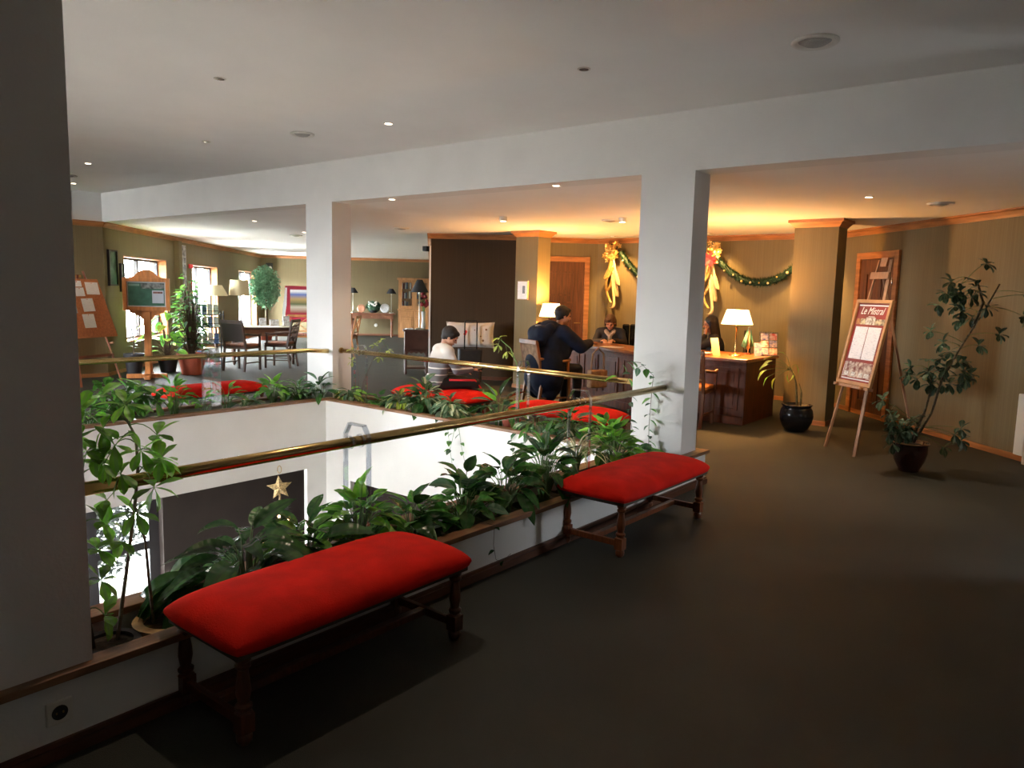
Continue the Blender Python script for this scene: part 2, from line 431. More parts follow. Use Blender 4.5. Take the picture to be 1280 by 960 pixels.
# ceilings
struct(MB().prism([(-4.2, -4.2), (5.6, -4.2), (5.6, 13.1), (-4.2, 13.1)], 2.95, 3.1).build('ceiling', CEIL))
low = [(5.719, -4.2), (11.9, 3.0), (11.9, 8.2), (10.6, 8.5), (18.1, 17.6), (13.8, 22.0), (5.719, 13.3)]
struct(MB().prism(low, 2.5, 2.65).build('ceiling_low', CEIL))
struct(MB().box(5.45, 5.72, -4, 12.9, 2.5, 2.97).build('trim_beam', WHITE))
# floor with the opening
fl = MB()
def slab(pts, z0=-0.28, z1=0.0): fl.prism(pts, z0, z1)
slab([(-4.2, -4.2), (4.3, -4.2), (11.27, 3.02), (-4.2, 3.02)])
slab([(5.34, 3.02), (11.6, 3.02), (11.6, 7.0), (5.34, 7.0)])
slab([(-4.2, 3.02), (-1.5, 3.02), (-1.5, 7.0), (-4.2, 7.0)])
slab([(-4.2, 7.055), (11.6, 7.055), (11.6, 7.5), (10.7, 8.45), (10.35, 8.3), (9.4, 9.4), (17.8, 17.6), (13.8, 21.6), (5.45, 13.1), (-4.2, 13.1)])
struct(fl.build('floor', CARPET))
# crown mouldings, baseboards
for k, (a, b, e0, e1) in enumerate(((P[0], P[1], 0, 0.0), (P[1], P[2], 0, 0), (P[2], P[3], 0, 0), (P[3], P[4], 0, 0.06), (P[4], P[5], 0.06, 0), (P[6], P[7], 0.1, 0.0), (P[7], P[8], 0, 0.0), (P[8], P[9], 0, 0))):
    mb = MB(); crown(mb, a, b, 2.5, e0, e1); struct(mb.build('trim_%d' % (k + 1), OAK))
for nm, a, b, m_ in (('baseboard_right', P[8], P[9], OAK), ('baseboard_reception', P[7], P[8], OAK), ('baseboard_left', P[1], P[2], OAK), ('baseboard_far', P[2], P[3], BASEW), ('baseboard_shaded_brown', P[4], P[5], BASEW), ('baseboard_alcove', P[0], P[1], OAK)):
    M, L = frame_of(a, b); struct(MB().box(0, L, -0.015, 0.0, 0, 0.06, M).build(nm, m_))
# big white columns, left column and an added light blocker
struct(MB().box(5.45, 5.72, 2.628, 3.09, 0.0, 2.5).build('trim_31', WHITE))
struct(MB().box(5.45, 5.72, 7.03, 7.51, 0.0, 2.5).build('trim_32', WHITE))
struct(MB().box(0.1, 1.003, 2.585, 3.03, 0.272, 2.95).build('trim_33', WHITE))
struct(MB().box(5.45, 5.72, -1.4, -0.6, 0.0, 2.5).build('trim_34', WHITE))  # unseen column, added to keep side daylight off the left of the parapet
# two wallpapered pillars with wooden crown
def pillar(x0, x1, y0, y1):
    e = thing('trim_%d' % (35 + (y0 > 5)), 'x', 'x'); del e['label']; del e['category']; struct(e)
    MB().box(x0, x1, y0, y1, 0, 2.5).build('pillar_shaft', PAPER, e)
    mb = MB(); c = [(x0, y1), (x1, y1), (x1, y0), (x0, y0)]
    for (d0, z0, d1, z1) in ((0.004, 2.405, 0.014, 2.42), (0.014, 2.42, 0.05, 2.465), (0.065, 2.465, 0.065, 2.4995)):
        vs = []
        for d, z in ((d0, z0), (d1, z1)): vs += [(x0 - d, y0 - d, z), (x1 + d, y0 - d, z), (x1 + d, y1 + d, z), (x0 - d, y1 + d, z)]
        mb.add(vs, [(0, 3, 2, 1), (4, 5, 6, 7), (0, 1, 5, 4), (1, 2, 6, 5), (2, 3, 7, 6), (3, 0, 4, 7)])
    mb.build('wooden_crown', OAK, e)
    MB().box(x0 - 0.012, x1 + 0.012, y0 - 0.012, y1 + 0.012, 0, 0.06).build('plinth', OAK, e)
pillar(9.5, 9.85, 2.70, 3.22)
pillar(9.5, 9.83, 7.16, 7.6)
# parapets with planting troughs (near, far right, far left)
struct(MB().box(-4, 5.80, 2.575, 2.635, 0.0, 0.258).build('wall_parapet_near', WHITE))
struct(MB().box(-4, 5.34, 2.955, 3.02, -0.61, 0.258).build('wall_parapet_near_inner', WHITE))
struct(MB().box(5.33, 5.39, 3.02, 7.0, -0.61, 0.258).box(5.33, 5.39, 6.57, 7.0, -3.05, -0.61).build('wall_parapet_right_inner', WHITE))
struct(MB().box(5.74, 5.80, 2.635, 7.5, 0.0, 0.258).build('wall_parapet_right', WHITE))
struct(MB().box(-1.5, 5.39, 7.0, 7.06, -0.50, 0.258).box(5.066, 5.39, 7.0, 7.06, -3.05, -0.5).build('wall_parapet_left_inner', WHITE))
struct(MB().box(-1.5, 5.74, 7.44, 7.50, 0.0, 0.258).build('wall_parapet_left', WHITE))
struct(MB().box(-1.56, -1.5, 3.02, 7.06, -0.61, 0.258).build('wall_parapet_end', WHITE))
k = 20
for (x0, x1, y0, y1, m_) in ((-4, 5.82, 2.548, 2.628, CAPW), (-4, 5.40, 2.925, 3.035, CAPW), (5.315, 5.405, 3.036, 7.03, CAPY), (5.725, 5.82, 2.629, 7.52, CAPY), (-1.5, 5.314, 6.985, 7.075, CAPW), (-1.5, 5.724, 7.425, 7.52, CAPW)):
    struct(MB().box(x0, x1, y0, y1, 0.258, 0.286).build('trim_%d' % k, m_, bevel=0.003)); k += 1
struct(MB().box(-4, 5.82, 2.553, 2.575, 0, 0.042).box(-4, 5.815, 2.561, 2.575, 0.042, 0.058).build('baseboard_near', BASEW))
for nm, b, lb in (('soil', (1.005, 5.445, 2.64, 2.95), 'dark soil filling the near planting trough'), ('soil', (5.395, 5.735, 3.095, 7.025), 'dark soil filling the trough below the reception-side rail'), ('soil', (-1.495, 5.445, 7.065, 7.435), 'dark soil filling the trough on the lounge side')):
    mb = MB(); nx = int((b[1] - b[0]) / 0.06); ny = int((b[3] - b[2]) / 0.06)
    vs = [(b[0] + (b[1] - b[0]) * i / nx, b[2] + (b[3] - b[2]) * j / ny, 0.19 + RND.uniform(-0.012, 0.018)) for j in range(ny + 1) for i in range(nx + 1)]
    mb.add(vs, [(j * (nx + 1) + i, j * (nx + 1) + i + 1, (j + 1) * (nx + 1) + i + 1, (j + 1) * (nx + 1) + i) for j in range(ny) for i in range(nx)])
    tag(mb.build(nm, SOIL), lb, 'soil', kind='stuff')
# lower floor seen through the opening
struct(MB().box(-5, 10, 0, 9.9, -3.2, -3.05).build('floor_lower', mat('lower floor', (0.26, 0.23, 0.20), 0.7, 0.2, 3)))
struct(wall('wall_lower', (-5, 9.5), (9.5, 9.5), -3.05, -0.28, LOWW, 0.3, ((6.2, 9.62, -3.05, -0.9),))[0])
struct(MB().box(8.2, 8.5, 0, 9.5, -3.05, -0.28).build('wall_lower_right', LOWW))
struct(MB().box(-5, 9.5, -0.3, 0, -3.05, -0.28).build('wall_lower_near', LOWW))
struct(wall('wall_lower_window_side', (-5, 0), (-5, 9.5), -3.05, -0.28, WHITE, 0.3, ((2.6, 7.0, -2.2, -1.0),))[0])
portal('daylight_portal', (-5, 4.8, -1.6), 0, 4.4, 1.2)
portal('daylight_portal', (2.91, 9.5, -2.0), -PI / 2, 3.4, 2.15)
def frame_window(name, M, s0, s1, z0, z1, depth, mull=(), rails=(), fm=FRAMED, fw=0.06, lining=None, glass=True):
    e = thing(name, 'x', 'x'); del e['label']; del e['category']; struct(e)
    mb = MB(); d0, d1 = depth, depth + 0.06
    mb.box(s0, s0 + fw, d0, d1, z0, z1, M).box(s1 - fw, s1, d0, d1, z0, z1, M).box(s0 + fw, s1 - fw, d0, d1, z0, z0 + fw, M).box(s0 + fw, s1 - fw, d0, d1, z1 - fw, z1, M)
    for s, w in mull: mb.box(s - w / 2, s + w / 2, d0 - 0.004, d1 + 0.004, z0 + fw, z1 - fw, M)
    for z, w in rails: mb.box(s0 + fw, s1 - fw, d0 + 0.002, d1 - 0.002, z - w / 2, z + w / 2, M)
    mb.build('window_frame', fm, e)
    if glass: MB().box(s0 + fw, s1 - fw, d0 + 0.025, d0 + 0.033, z0 + fw, z1 - fw, M).build('pane', GLASS, e)
    if lining:
        MB().box(s1 - 0.02, s1, -0.004, depth, z0, z1, M).box(s0, s0 + 0.02, -0.004, depth, z0, z1, M).box(s0 + 0.02, s1 - 0.02, -0.004, depth, z1 - 0.02, z1, M).box(s0 + 0.02, s1 - 0.02, -0.03, depth, z0, z0 + 0.025, M).build('window_reveal', lining, e)
    return e
for k, (w, mu) in enumerate(((w1, 0.5), (w2, 0.45), (w3, 0.45))):
    mid = w[0] + (w[1] - w[0]) * mu
    frame_window('window_%d' % (k + 1), M_left, w[0], w[1], w[2], w[3], 0.16, ((mid, 0.07),), ((1.55, 0.05),) if k == 0 else (), lining=OAK)
    c = M_left @ Vector(((w[0] + w[1]) / 2, 0.36, (w[2] + w[3]) / 2))
    portal('daylight_portal', c, -PI / 4, w[1] - w[0], w[3] - w[2])
M_low, _ = frame_of((-5, 9.5), (9.5, 9.5))
frame_window('window_4', M_low, 6.2, 9.62, -3.04, -0.9, 0.12, ((8.62, 0.09), (8.78, 0.13), (7.4, 0.1)), ((-1.86, 0.1),), fw=0.13)
frame_window('window_5', M_bk, 6.74, 7.12, 0.75, 1.65, 0.12, (), glass=False)
# outside
struct(MB().box(-30, 60, 9.9, 60, -3.4, -3.2).build('ground_outside', mat('pale paving outside', (0.5, 0.48, 0.45), 0.9, 0.2, 1)))
struct(MB().box(-40, -5.4, -20, 60, -3.4, -3.2).box(-5.4, 10, -20, -4.4, -3.4, -3.2).build('ground_outside_side', MATS['pale paving outside']))

# panelled doors
def door(name, A, B, s0, s1, top, handle_side, hinge=False):
    M, L = frame_of(A, B)
    e = thing(name, 'x', 'x'); del e['label']; del e['category']; struct(e)
    MB().box(s0 - 0.09, s0, -0.035, 0.0, 0, top + 0.09, M).box(s1, s1 + 0.09, -0.035, 0.0, 0, top + 0.09, M).box(s0, s1, -0.035, 0.0, top, top + 0.09, M).build('door_frame', OAK, e, bevel=0.004)
    mb = MB().box(s0 + 0.004, s1 - 0.004, -0.012, 0.0, 0, top - 0.004, M); mb.build('door_leaf', DOORW, e)
    w = s1 - s0
    for (a, b, c, d) in ((0.2, 0.8, 1.50, 1.93), (0.2, 0.8, 0.85, 1.40), (0.2, 0.8, 0.18, 0.75)):
        c *= top / 2.1; d *= top / 2.1
        mb = MB()
        for q, (i, h) in enumerate(((0.0, 0.024), (0.05, 0.018))):
            x0, x1, z0, z1 = s0 + w * a + i, s0 + w * b - i, c + i, d - i
            mb.box(x0, x1, -h if q else -0.013, -0.012, z0, z1, M)
        t = 0.03; x0, x1 = s0 + w * a, s0 + w * b
        mb.box(x0, x0 + t, -0.028, -0.012, c, d, M).box(x1 - t, x1, -0.028, -0.012, c, d, M).box(x0 + t, x1 - t, -0.028, -0.012, c, c + t, M).box(x0 + t, x1 - t, -0.028, -0.012, d - t, d, M)
        mb.box(x0 + 0.1, x1 - 0.1, -0.024, -0.017, c + 0.1, d - 0.1, M)
        mb.build('door_panel', DOORW, e)
    hx = s1 - 0.06 if handle_side > 0 else s0 + 0.06
    MB().tube([M @ Vector((hx, -0.012, 1.02)), M @ Vector((hx, -0.06, 1.02)), M @ Vector((hx - 0.11 * handle_side, -0.065, 1.02))], 0.009).build('door_handle', BRASSD, e, smooth=True)
    if hinge:
        MB().tube([M @ Vector((s1 + 0.0, -0.04, 1.72)), M @ Vector((s1 + 0.0, -0.04, 1.84))], 0.01).build('hinge', CHROME, e, smooth=True)
door('door_1', P[8], P[9], 0.56, 1.32, 2.09, -1, True)
door('door_2', P[6], P[7], 0.18, 1.04, 2.09, 1)
# ------------------------------------------------------------------ brass rails and acrylic brackets
def rail(label, pts, name='handrail'):
    e = thing(name, label, 'rail', pts[0])
    o = Vector(pts[0]); MB().tube([Vector(p) - o for p in pts], 0.025, 16).build('brass_tube', BRASS, e, smooth=True)
    return e
r_near = rail('thick brass handrail along the near planting trough, ending at the right white column', [(0.99, 2.79, 0.82), (2.5, 2.79, 0.82), (4.0, 2.79, 0.815), (5.45, 2.80, 0.81)])
r_right = rail('brass handrail on the reception side of the opening, between the two white columns', [(5.57, 7.03, 0.82), (5.57, 5, 0.82), (5.57, 3.09, 0.815)])
r_left = rail('brass handrail on the lounge side, bending to the middle white column', [(-1.4, 7.22, 0.825), (2, 7.22, 0.825), (5.25, 7.22, 0.82), (5.449, 7.10, 0.81)])
MB().lathe([(0.034, 0), (0.034, 0.012)], 16, (0, -0.004, 0), Matrix.Rotation(PI / 2, 3, 'X')).build('wall_flange', BRASSD, r_right, smooth=False)
def bracket(loc, rz, label, w=0.024):
    e = thing('rail_bracket', label, 'bracket', loc, rz)
    # in local: arch spans local Y, strip width along local X
    pr = [(-0.09, 0.0), (-0.09, 0.66), (-0.055, 0.715), (0.055, 0.715), (0.09, 0.66), (0.09, 0.0)]
    t = 0.010
    inn = [(-0.09 + t, 0.0), (-0.09 + t, 0.657), (-0.05, 0.705), (0.05, 0.705), (0.09 - t, 0.657), (0.09 - t, 0.0)]
    mb = MB()
    for i in range(5):
        a, b, c, d = pr[i], pr[i + 1], inn[i + 1], inn[i]
        vs = [(x, p[0], p[1]) for x in (-w / 2, w / 2) for p in (a, b, c, d)]
        mb.add(vs, [(0, 1, 2, 3), (7, 6, 5, 4), (0, 4, 5, 1), (1, 5, 6, 2), (2, 6, 7, 3), (3, 7, 4, 0)])
    mb.build('acrylic_strip', ACR, e)
    for dx in (-0.045, 0.02):
        MB().lathe([(0.0255, -0.007), (0.032, -0.007), (0.032, 0.007), (0.0255, 0.007)], 18, (dx, 0, 0.63), Matrix.Rotation(PI / 2, 3, 'Y'), caps=False).build('clamp_ring', ACR, e, smooth=False)
    return e
bracket((2.305, 2.79, 0.19), 0, 'clear acrylic hoop bracket on the near brass rail behind the big red bench')
bracket((4.22, 2.79, 0.19), 0, 'clear acrylic hoop bracket on the near brass rail beside the second red bench')
bracket((5.57, 6.68, 0.19), PI / 2, 'clear acrylic bracket on the reception-side rail in front of the seated child', 0.03)
bracket((5.57, 4.33, 0.19), PI / 2, 'clear acrylic bracket on the reception-side rail left of the navy coat', 0.03)
bracket((4.06, 7.22, 0.19), 0, 'wide clear acrylic bracket on the lounge-side brass rail', 0.11)

# ------------------------------------------------------------------ benches
def bench(name, label, L, D, loc, rz, wood, group='red upholstered benches'):
    e = thing(name, label, 'bench', loc, rz, group)
    hx, hy = L / 2, D / 2
    # cushion: grid box swelling in the middle
    nx, ny = 28, 14; vs = []; z0 = 0.345
    def h(u, v):
        return z0 + 0.026 + 0.078 * (max(0, 1 - abs(u) ** 6)) ** 0.5 * (max(0, 1 - abs(v) ** 3)) ** 0.5
    X, Yv = hx + 0.035, hy + 0.03
    for j in range(ny + 1):
        for i in range(nx + 1):
            u = -1 + 2 * i / nx; v = -1 + 2 * j / ny
            u2 = math.sin(u * PI / 2) if abs(u) < 1 else u; v2 = math.sin(v * PI / 2) if abs(v) < 1 else v
            vs.append((X * u2 * (1 - 0.022 * abs(v2) ** 6), Yv * v2 * (1 - 0.06 * abs(u2) ** 14), h(u2, v2)))
    fs = [(j * (nx + 1) + i, j * (nx + 1) + i + 1, (j + 1) * (nx + 1) + i + 1, (j + 1) * (nx + 1) + i) for j in range(ny) for i in range(nx)]
    ring = [i for i in range(nx + 1)] + [(j) * (nx + 1) + nx for j in range(1, ny + 1)] + [ny * (nx + 1) + i for i in range(nx - 1, -1, -1)] + [j * (nx + 1) for j in range(ny - 1, 0, -1)]
    n = len(vs); R = len(ring)
    for q, (sc, zz) in enumerate(((1.006, z0 + 0.014), (0.985, z0 - 0.004))):
        for r in ring: vs.append((vs[r][0] * sc, vs[r][1] * sc, zz))
    for i in range(R):
        j = (i + 1) % R
        fs.append((ring[j], ring[i], n + i, n + j)); fs.append((n + j, n + i, n + R + i, n + R + j))
    fs.append(tuple(n + R + i for i in range(R))[::-1])
    MB().add(vs, fs).build('cushion', RED, e, smooth=True)
    MB().box(-hx - 0.012, hx + 0.012, -hy - 0.008, hy + 0.008, z0 - 0.028, z0 - 0.003).build('seat_frame', mat('dark fabric edging', (0.05, 0.035, 0.02), 0.6), e, bevel=0.004)
    prof = [(0.017, 0.0), (0.026, 0.012), (0.028, 0.03), (0.022, 0.042), (0.030, 0.046)]
    prof2 = [(0.030, 0.115), (0.022, 0.122), (0.029, 0.132), (0.029, 0.142), (0.019, 0.150), (0.022, 0.168), (0.026, 0.19), (0.024, 0.22), (0.019, 0.25), (0.017, 0.268), (0.025, 0.276), (0.027, 0.286), (0.020, 0.294), (0.027, 0.302), (0.030, 0.318)]
    for sx in (-1, 1):
        for sy in (-1, 1):
            lg = MB(); lg.lathe(prof, 16); lg.box(-0.026, 0.026, -0.026, 0.026, 0.046, 0.115); lg.lathe(prof2, 16)
            o = lg.build('leg', wood, e, auto=True); o.location = (sx * (hx - 0.03), sy * (hy - 0.03), 0)
        x = sx * (hx - 0.03)
        MB().box(x - 0.012, x + 0.012, -hy + 0.056, hy - 0.056, 0.062, 0.098).build('stretcher', wood, e, bevel=0.003)
    MB().box(-hx + 0.042, hx - 0.042, -0.018, 0.018, 0.064, 0.096).build('stretcher', wood, e, bevel=0.003)
    return e
bench('bench', 'large red velvet bench with turned dark legs, nearest, in front of the near trough', 1.10, 0.445, (1.835, 2.375, 0), 0, LEGW)
bench('bench', 'red velvet bench at the foot of the right white column', 1.12, 0.445, (4.315, 2.375, 0), 0, LEGW2)
bench('bench', 'red velvet bench that the child in the striped sweater sits on', 1.12, 0.44, (6.12, 5.93, 0), PI / 2, LEGW2)
bench('bench', 'red velvet bench behind the navy-coated person, near the spider plant', 1.12, 0.44, (6.12, 4.18, 0), PI / 2, LEGW2)
bench('bench', 'red velvet bench beyond the lounge-side trough, half hidden by leaves', 1.12, 0.40, (4.42, 7.85, 0), 0.06, LEGW2)

# ------------------------------------------------------------------ socket on the parapet
e = thing('wall_socket', 'white round-hole wall socket low on the near parapet by the left column', 'socket', (0.888, 2.575, 0.155))
mb = MB().box(-0.041, 0.041, -0.012, 0, -0.041, 0.041); mb.build('face_plate', PLW, e, bevel=0.006)
MB().lathe([(0.0245, 0.0), (0.0245, 0.0015), (0.019, 0.0015), (0.017, -0.006)], 20, (0, -0.0121, 0), Matrix.Rotation(PI / 2, 3, 'X')).build('socket_well', DARKH, e)
MB().box(-0.012, -0.008, -0.016, -0.0125, -0.003, 0.003).box(0.008, 0.012, -0.016, -0.0125, -0.003, 0.003).build('contact', BRASSD, e)

# ------------------------------------------------------------------ ceiling fittings
def downlight(loc, lit, label, r=0.042, power=40, target=None):
    e = thing('downlight', label, 'ceiling light', loc, 0, 'small recessed ceiling spots')
    MB().lathe([(r * 0.72, -0.001), (r * 0.78, -0.006), (r, -0.004), (r, 0.0)], 20).build('trim_ring', mat('spot ring', (0.55, 0.52, 0.47), 0.35), e, smooth=True)
    m_ = mat('lit halogen lens', (1, 0.9, 0.75), 0.3, emit=(1.0, 0.78, 0.55), estr=12) if lit else mat('unlit lens', (0.12, 0.11, 0.10), 0.2)
    MB().lathe([(0.0005, -0.0075), (r * 0.7, -0.0065), (r * 0.7, -0.001)], 16).build('lens', m_, e)
    if lit:
        s_ = spot('spot_lamp', (loc[0], loc[1], loc[2] - 0.02), target or (loc[0], loc[1], 0), power, HALO, 95, 0.7, 0.025)
    return e
D = downlight
D((4.50, 5.03, 2.95), True, 'lit ceiling spot over the opening, left of the picture centre')
D((2.909, 4.963, 2.95), False, 'unlit ceiling spot on the upper ceiling, upper left')
D((4.073, 7.224, 2.95), False, 'unlit ceiling spot on the upper ceiling above the middle column')
D((4.009, 9.807, 2.95), True, 'lit ceiling spot at the far left of the upper ceiling')
D((4.693, 11.99, 2.95), True, 'lit ceiling spot close to the far white upper wall')
D((4.111, 2.777, 2.95), False, 'unlit ceiling spot above the second red bench')
D((2.25, 2.82, 2.95), True, 'ceiling spot above the nearest red bench', power=40)
D((0.1, -0.5, 2.95), True, 'added unseen ceiling spot behind the camera, warm fill for the left column', power=75)  # added out of view as warm fill for the near left
D((7.625, 1.925, 2.5), True, 'lit ceiling spot above the menu easel', power=65)
D((5.60, 4.039, 2.5), True, 'lit ceiling spot in the low ceiling left of the right column', power=40)
D((5.60, 6.20, 2.5), True, 'lit ceiling spot just right of the middle column')
D((6.478, 10.19, 2.5), True, 'lit ceiling spot just left of the middle column, in front of the lounge')
D((8.205, 11.368, 2.5), True, 'lit ceiling spot beside the middle column, deeper in the lounge')
def disc(loc, r, label):
    e = thing('ceiling_speaker', label, 'ceiling disc', loc, 0, 'round ceiling discs')
    MB().lathe([(r, 0.0), (r, -0.010), (r * 0.93, -0.018), (r * 0.78, -0.014), (r * 0.72, -0.004)], 28).build('rim', PLW, e, smooth=True)
    MB().lathe([(r * 0.70, -0.003), (r * 0.45, -0.022), (r * 0.12, -0.03), (0.001, -0.03)], 24).build('grille', mat('perforated grille', (0.45, 0.44, 0.42), 0.6, 0.3, 300), e, smooth=True)
disc((4.381, 1.445, 2.95), 0.125, 'large round white ceiling disc at the upper right')
disc((4.36, 6.051, 2.95), 0.11, 'round ceiling disc left of the picture centre')
disc((4.304, 11.163, 2.95), 0.11, 'round ceiling disc by the left column, far upper ceiling')
disc((8.419, 1.466, 2.5), 0.12, 'round ceiling disc in the low ceiling near the right wall')
disc((8.548, 5.28, 2.5), 0.12, 'round ceiling disc in front of the reception, beside the right column')
disc((8.654, 12.239, 2.5), 0.12, 'round ceiling disc in the lounge')
disc((8.314, 8.976, 2.5), 0.12, 'round ceiling disc in front of the shaded brown wall')
for loc, lb in (((7.62, 6.32, 2.5), 'small surface-mounted cylinder spot in front of the reception'), ((8.35, 4.98, 2.5), 'small surface-mounted cylinder spot touching the right column in view')):
    e = thing('cylinder_spot', lb, 'ceiling light', loc)
    MB().lathe([(0.05, 0), (0.05, -0.05), (0.038, -0.055)], 18).build('housing', PLW, e)
    MB().lathe([(0.034, -0.0555), (0.034, -0.058)], 16).build('lens', MATS['lit halogen lens'], e)
# reception wall washers tucked under the crown
for y, tz in ((6.72, 1.7), (5.02, 1.6), (3.62, 1.5)):
    e = thing('wall_washer', {6.72: 'warm spot at the ceiling over the left gold bouquet', 5.02: 'warm spot at the ceiling over the right gold bouquet', 3.62: 'warm spot at the ceiling beside the right wallpapered pillar'}[y], 'ceiling light', (10.98, y, 2.5))
    MB().lathe([(0.04, 0), (0.04, -0.012), (0.03, -0.02)], 16).build('housing', PLW, e)
    spot('spot_lamp', (10.98, y, 2.47), (11.42, y, 1.15), 170, (1.0, 0.55, 0.17), 92, 0.8)
# ------------------------------------------------------------------ reception counter
def panel_front(mb_fn, M, s0, s1, z0, z1, n, root, m_):
    w = (s1 - s0) / n
    for i in range(n):
        a, b = s0 + w * i + 0.06, s0 + w * (i + 1) - 0.06
        mb = MB(); t = 0.022
        mb.box(a, a + t, -0.014, 0, z0, z1, M).box(b - t, b, -0.014, 0, z0, z1, M).box(a + t, b - t, -0.014, 0, z0, z0 + t, M).box(a + t, b - t, -0.014, 0, z1 - t, z1, M)
        mb.box(a + 0.06, b - 0.06, -0.009, 0, z0 + 0.06, z1 - 0.06, M)
        mb.build('front_panel', m_, root)
def counter(name, label, A, B, depth, npan, group=None):
    """front runs from A to B (room on the right-hand side of A->B)"""
    M, L = frame_of(A, B); c = Vector((*A, 0))
    e = thing(name, label, 'reception desk', c)
    Mi = Matrix.Translation(-c) @ M
    MB().box(0, L, 0.0, depth, 0.0, 0.765, Mi).build('body', DESKW, e)
    MB().box(-0.03, L + 0.03, -0.045, depth + 0.02, 0.765, 0.805, Mi).build('desk_top', mat('desk top wood', (0.30, 0.10, 0.03), 0.3, 0.3, 4, stretch=(6, 1, 1)), e, bevel=0.008)
    MB().box(-0.008, L + 0.008, -0.022, 0, 0, 0.10, Mi).build('plinth', DESKW, e, bevel=0.003)
    MB().box(-0.012, L + 0.012, -0.028, 0, 0.735, 0.765, Mi).build('moulding', DESKW, e, bevel=0.004)
    panel_front(None, Mi, 0.02, L - 0.02, 0.17, 0.69, npan, e, DESKW)
    # end panels
    return e, M, L
counter('reception_desk', 'reddish wooden reception desk section right of the white column, with a lamp and leaflets', (8.78, 4.70), (8.80, 3.45), 1.05, 2)
counter('reception_desk', 'reddish wooden reception desk section left of the white column, where the navy coat leans', (9.42, 6.55), (8.64, 4.74), 0.65, 4)
def table_lamp(loc, label, h_base=0.38, r0=0.11, r1=0.17, sh=0.19, lit=True, base_r=0.08, basem=None, shadem=None, group=None, power=30, zshade=None, square=False):
    e = thing('table_lamp', label, 'lamp', loc, 0, group)
    bm_ = basem or BRASS
    MB().lathe([(base_r, 0), (base_r, 0.012), (base_r * 0.9, 0.02), (0.02, 0.03), (0.012, 0.04)], 24).build('lamp_base', bm_, e, auto=True)
    zs = zshade or h_base
    MB().lathe([(0.012, 0.04), (0.016, 0.06), (0.010, 0.08), (0.010, zs - 0.06), (0.018, zs - 0.05), (0.018, zs + 0.03), (0.01, zs + 0.04)], 14).build('pole', bm_, e, auto=True)
    sm = shadem or MATS['lit shade']
    n = 4 if square else 32
    o = MB().lathe([(r1, zs), (r0, zs + sh), (r0 - 0.004, zs + sh), (r1 - 0.004, zs)], n, caps=False).build('lamp_shade', sm, e, auto=not square)
    if square: o.rotation_euler = (0, 0, PI / 4 + 0.6)
    MB().bar((-r0 + 0.004, 0, zs + sh - 0.02), (r0 - 0.004, 0, zs + sh - 0.02), 0.004).bar((0, -r0 + 0.004, zs + sh - 0.02), (0, r0 - 0.004, zs + sh - 0.02), 0.004).build('shade_carrier', BRASSD, e)
    if lit:
        MB().ell((0, 0, zs + sh * 0.45), (0.028, 0.028, 0.04)).build('light_bulb', mat('lit bulb', (1, 0.85, 0.6), 0.4, emit=(1.0, 0.75, 0.42), estr=25), e, smooth=True)
        point('bulb_lamp', (loc[0], loc[1], loc[2] + zs + sh * 0.85), power, WARM, 0.06)
    return e
mat('lit shade', (0.9, 0.8, 0.6), 0.8, emit=(1.0, 0.72, 0.34), estr=2.6)
mat('cream shade', (0.62, 0.53, 0.33), 0.8)
mat('black shade', (0.015, 0.015, 0.018), 0.7)
table_lamp((9.2, 3.76, 0.805), 'lit brass lamp with cream pleated shade on the right desk section', 0.40, 0.135, 0.195, 0.18, power=150)
table_lamp((9.48, 6.86, 0.805), 'lit lamp with cream shade on the left end of the desk behind the navy-coated person', 0.37, 0.13, 0.185, 0.2, power=150)
# small side table carrying the left lamp
e = thing('side_cabinet', 'small wooden cabinet under the left lamp at the end of the desk', 'cabinet', (9.48, 6.98, 0))
MB().box(-0.17, 0.17, -0.2, 0.17, 0, 0.775).build('body', DESKW, e); MB().box(-0.19, 0.19, -0.22, 0.17, 0.775, 0.803).build('top', DESKW, e, bevel=0.004)
# things on the right desk
def board_stand(name, label, cat, loc, rz, w, h, m_, lean=0.35, t=0.006, group=None):
    e = thing(name, label, cat, loc, rz, group)
    R = Matrix.Rotation(-lean, 4, 'X')
    MB().box(-w / 2, w / 2, -t, 0, 0, h, R).build('face_panel', m_, e)
    MB().bar((0, h * math.sin(lean) * 0.9 + 0.004, h * 0.85 * math.cos(lean)), (0, h * math.sin(lean) * 0.9 + 0.10, 0.0), 0.02, 0.006, (1, 0, 0)).build('strut', m_, e)
    return e
board_stand('desk_notice', 'gold folding notice card standing left of the lit lamp on the desk', 'card', (9.02, 3.93, 0.805), -0.75, 0.10, 0.24, mat('gold card', (0.65, 0.5, 0.22), 0.4), 0.45)
e = thing('pennant_stand', 'small table flag in turquoise and white hanging on a stand beside the lamp', 'flag', (9.62, 3.76, 0.805))
MB().lathe([(0.045, 0), (0.045, 0.015), (0.01, 0.02)], 16).build('stand_base', DESKW, e); MB().tube([(0, 0, 0.015), (0, 0, 0.36)], 0.005).build('stand_pole', BRASSD, e)
mb = MB(); nn = 9
for k in range(nn):
    a = -0.5 + k / (nn - 1); x = a * 0.10; mb.v += [(x * 0.25, a * 0.03 + 0.01 * math.sin(k * 2.2), 0.36), (x * 1.3 - 0.01, a * 0.05 + 0.015 * math.sin(k * 2.2), 0.06 + 0.05 * abs(a) * 2)]
mb.f += [(2 * k, 2 * k + 2, 2 * k + 3, 2 * k + 1) for k in range(nn - 1)]
o = mb.build('flag_cloth', bands('turquoise white cloth', [(0, (0.12, 0.42, 0.36)), (0.4, (0.75, 0.72, 0.55)), (0.62, (0.14, 0.45, 0.38))], 'X', lo=-0.07, hi=0.07), e, smooth=True)
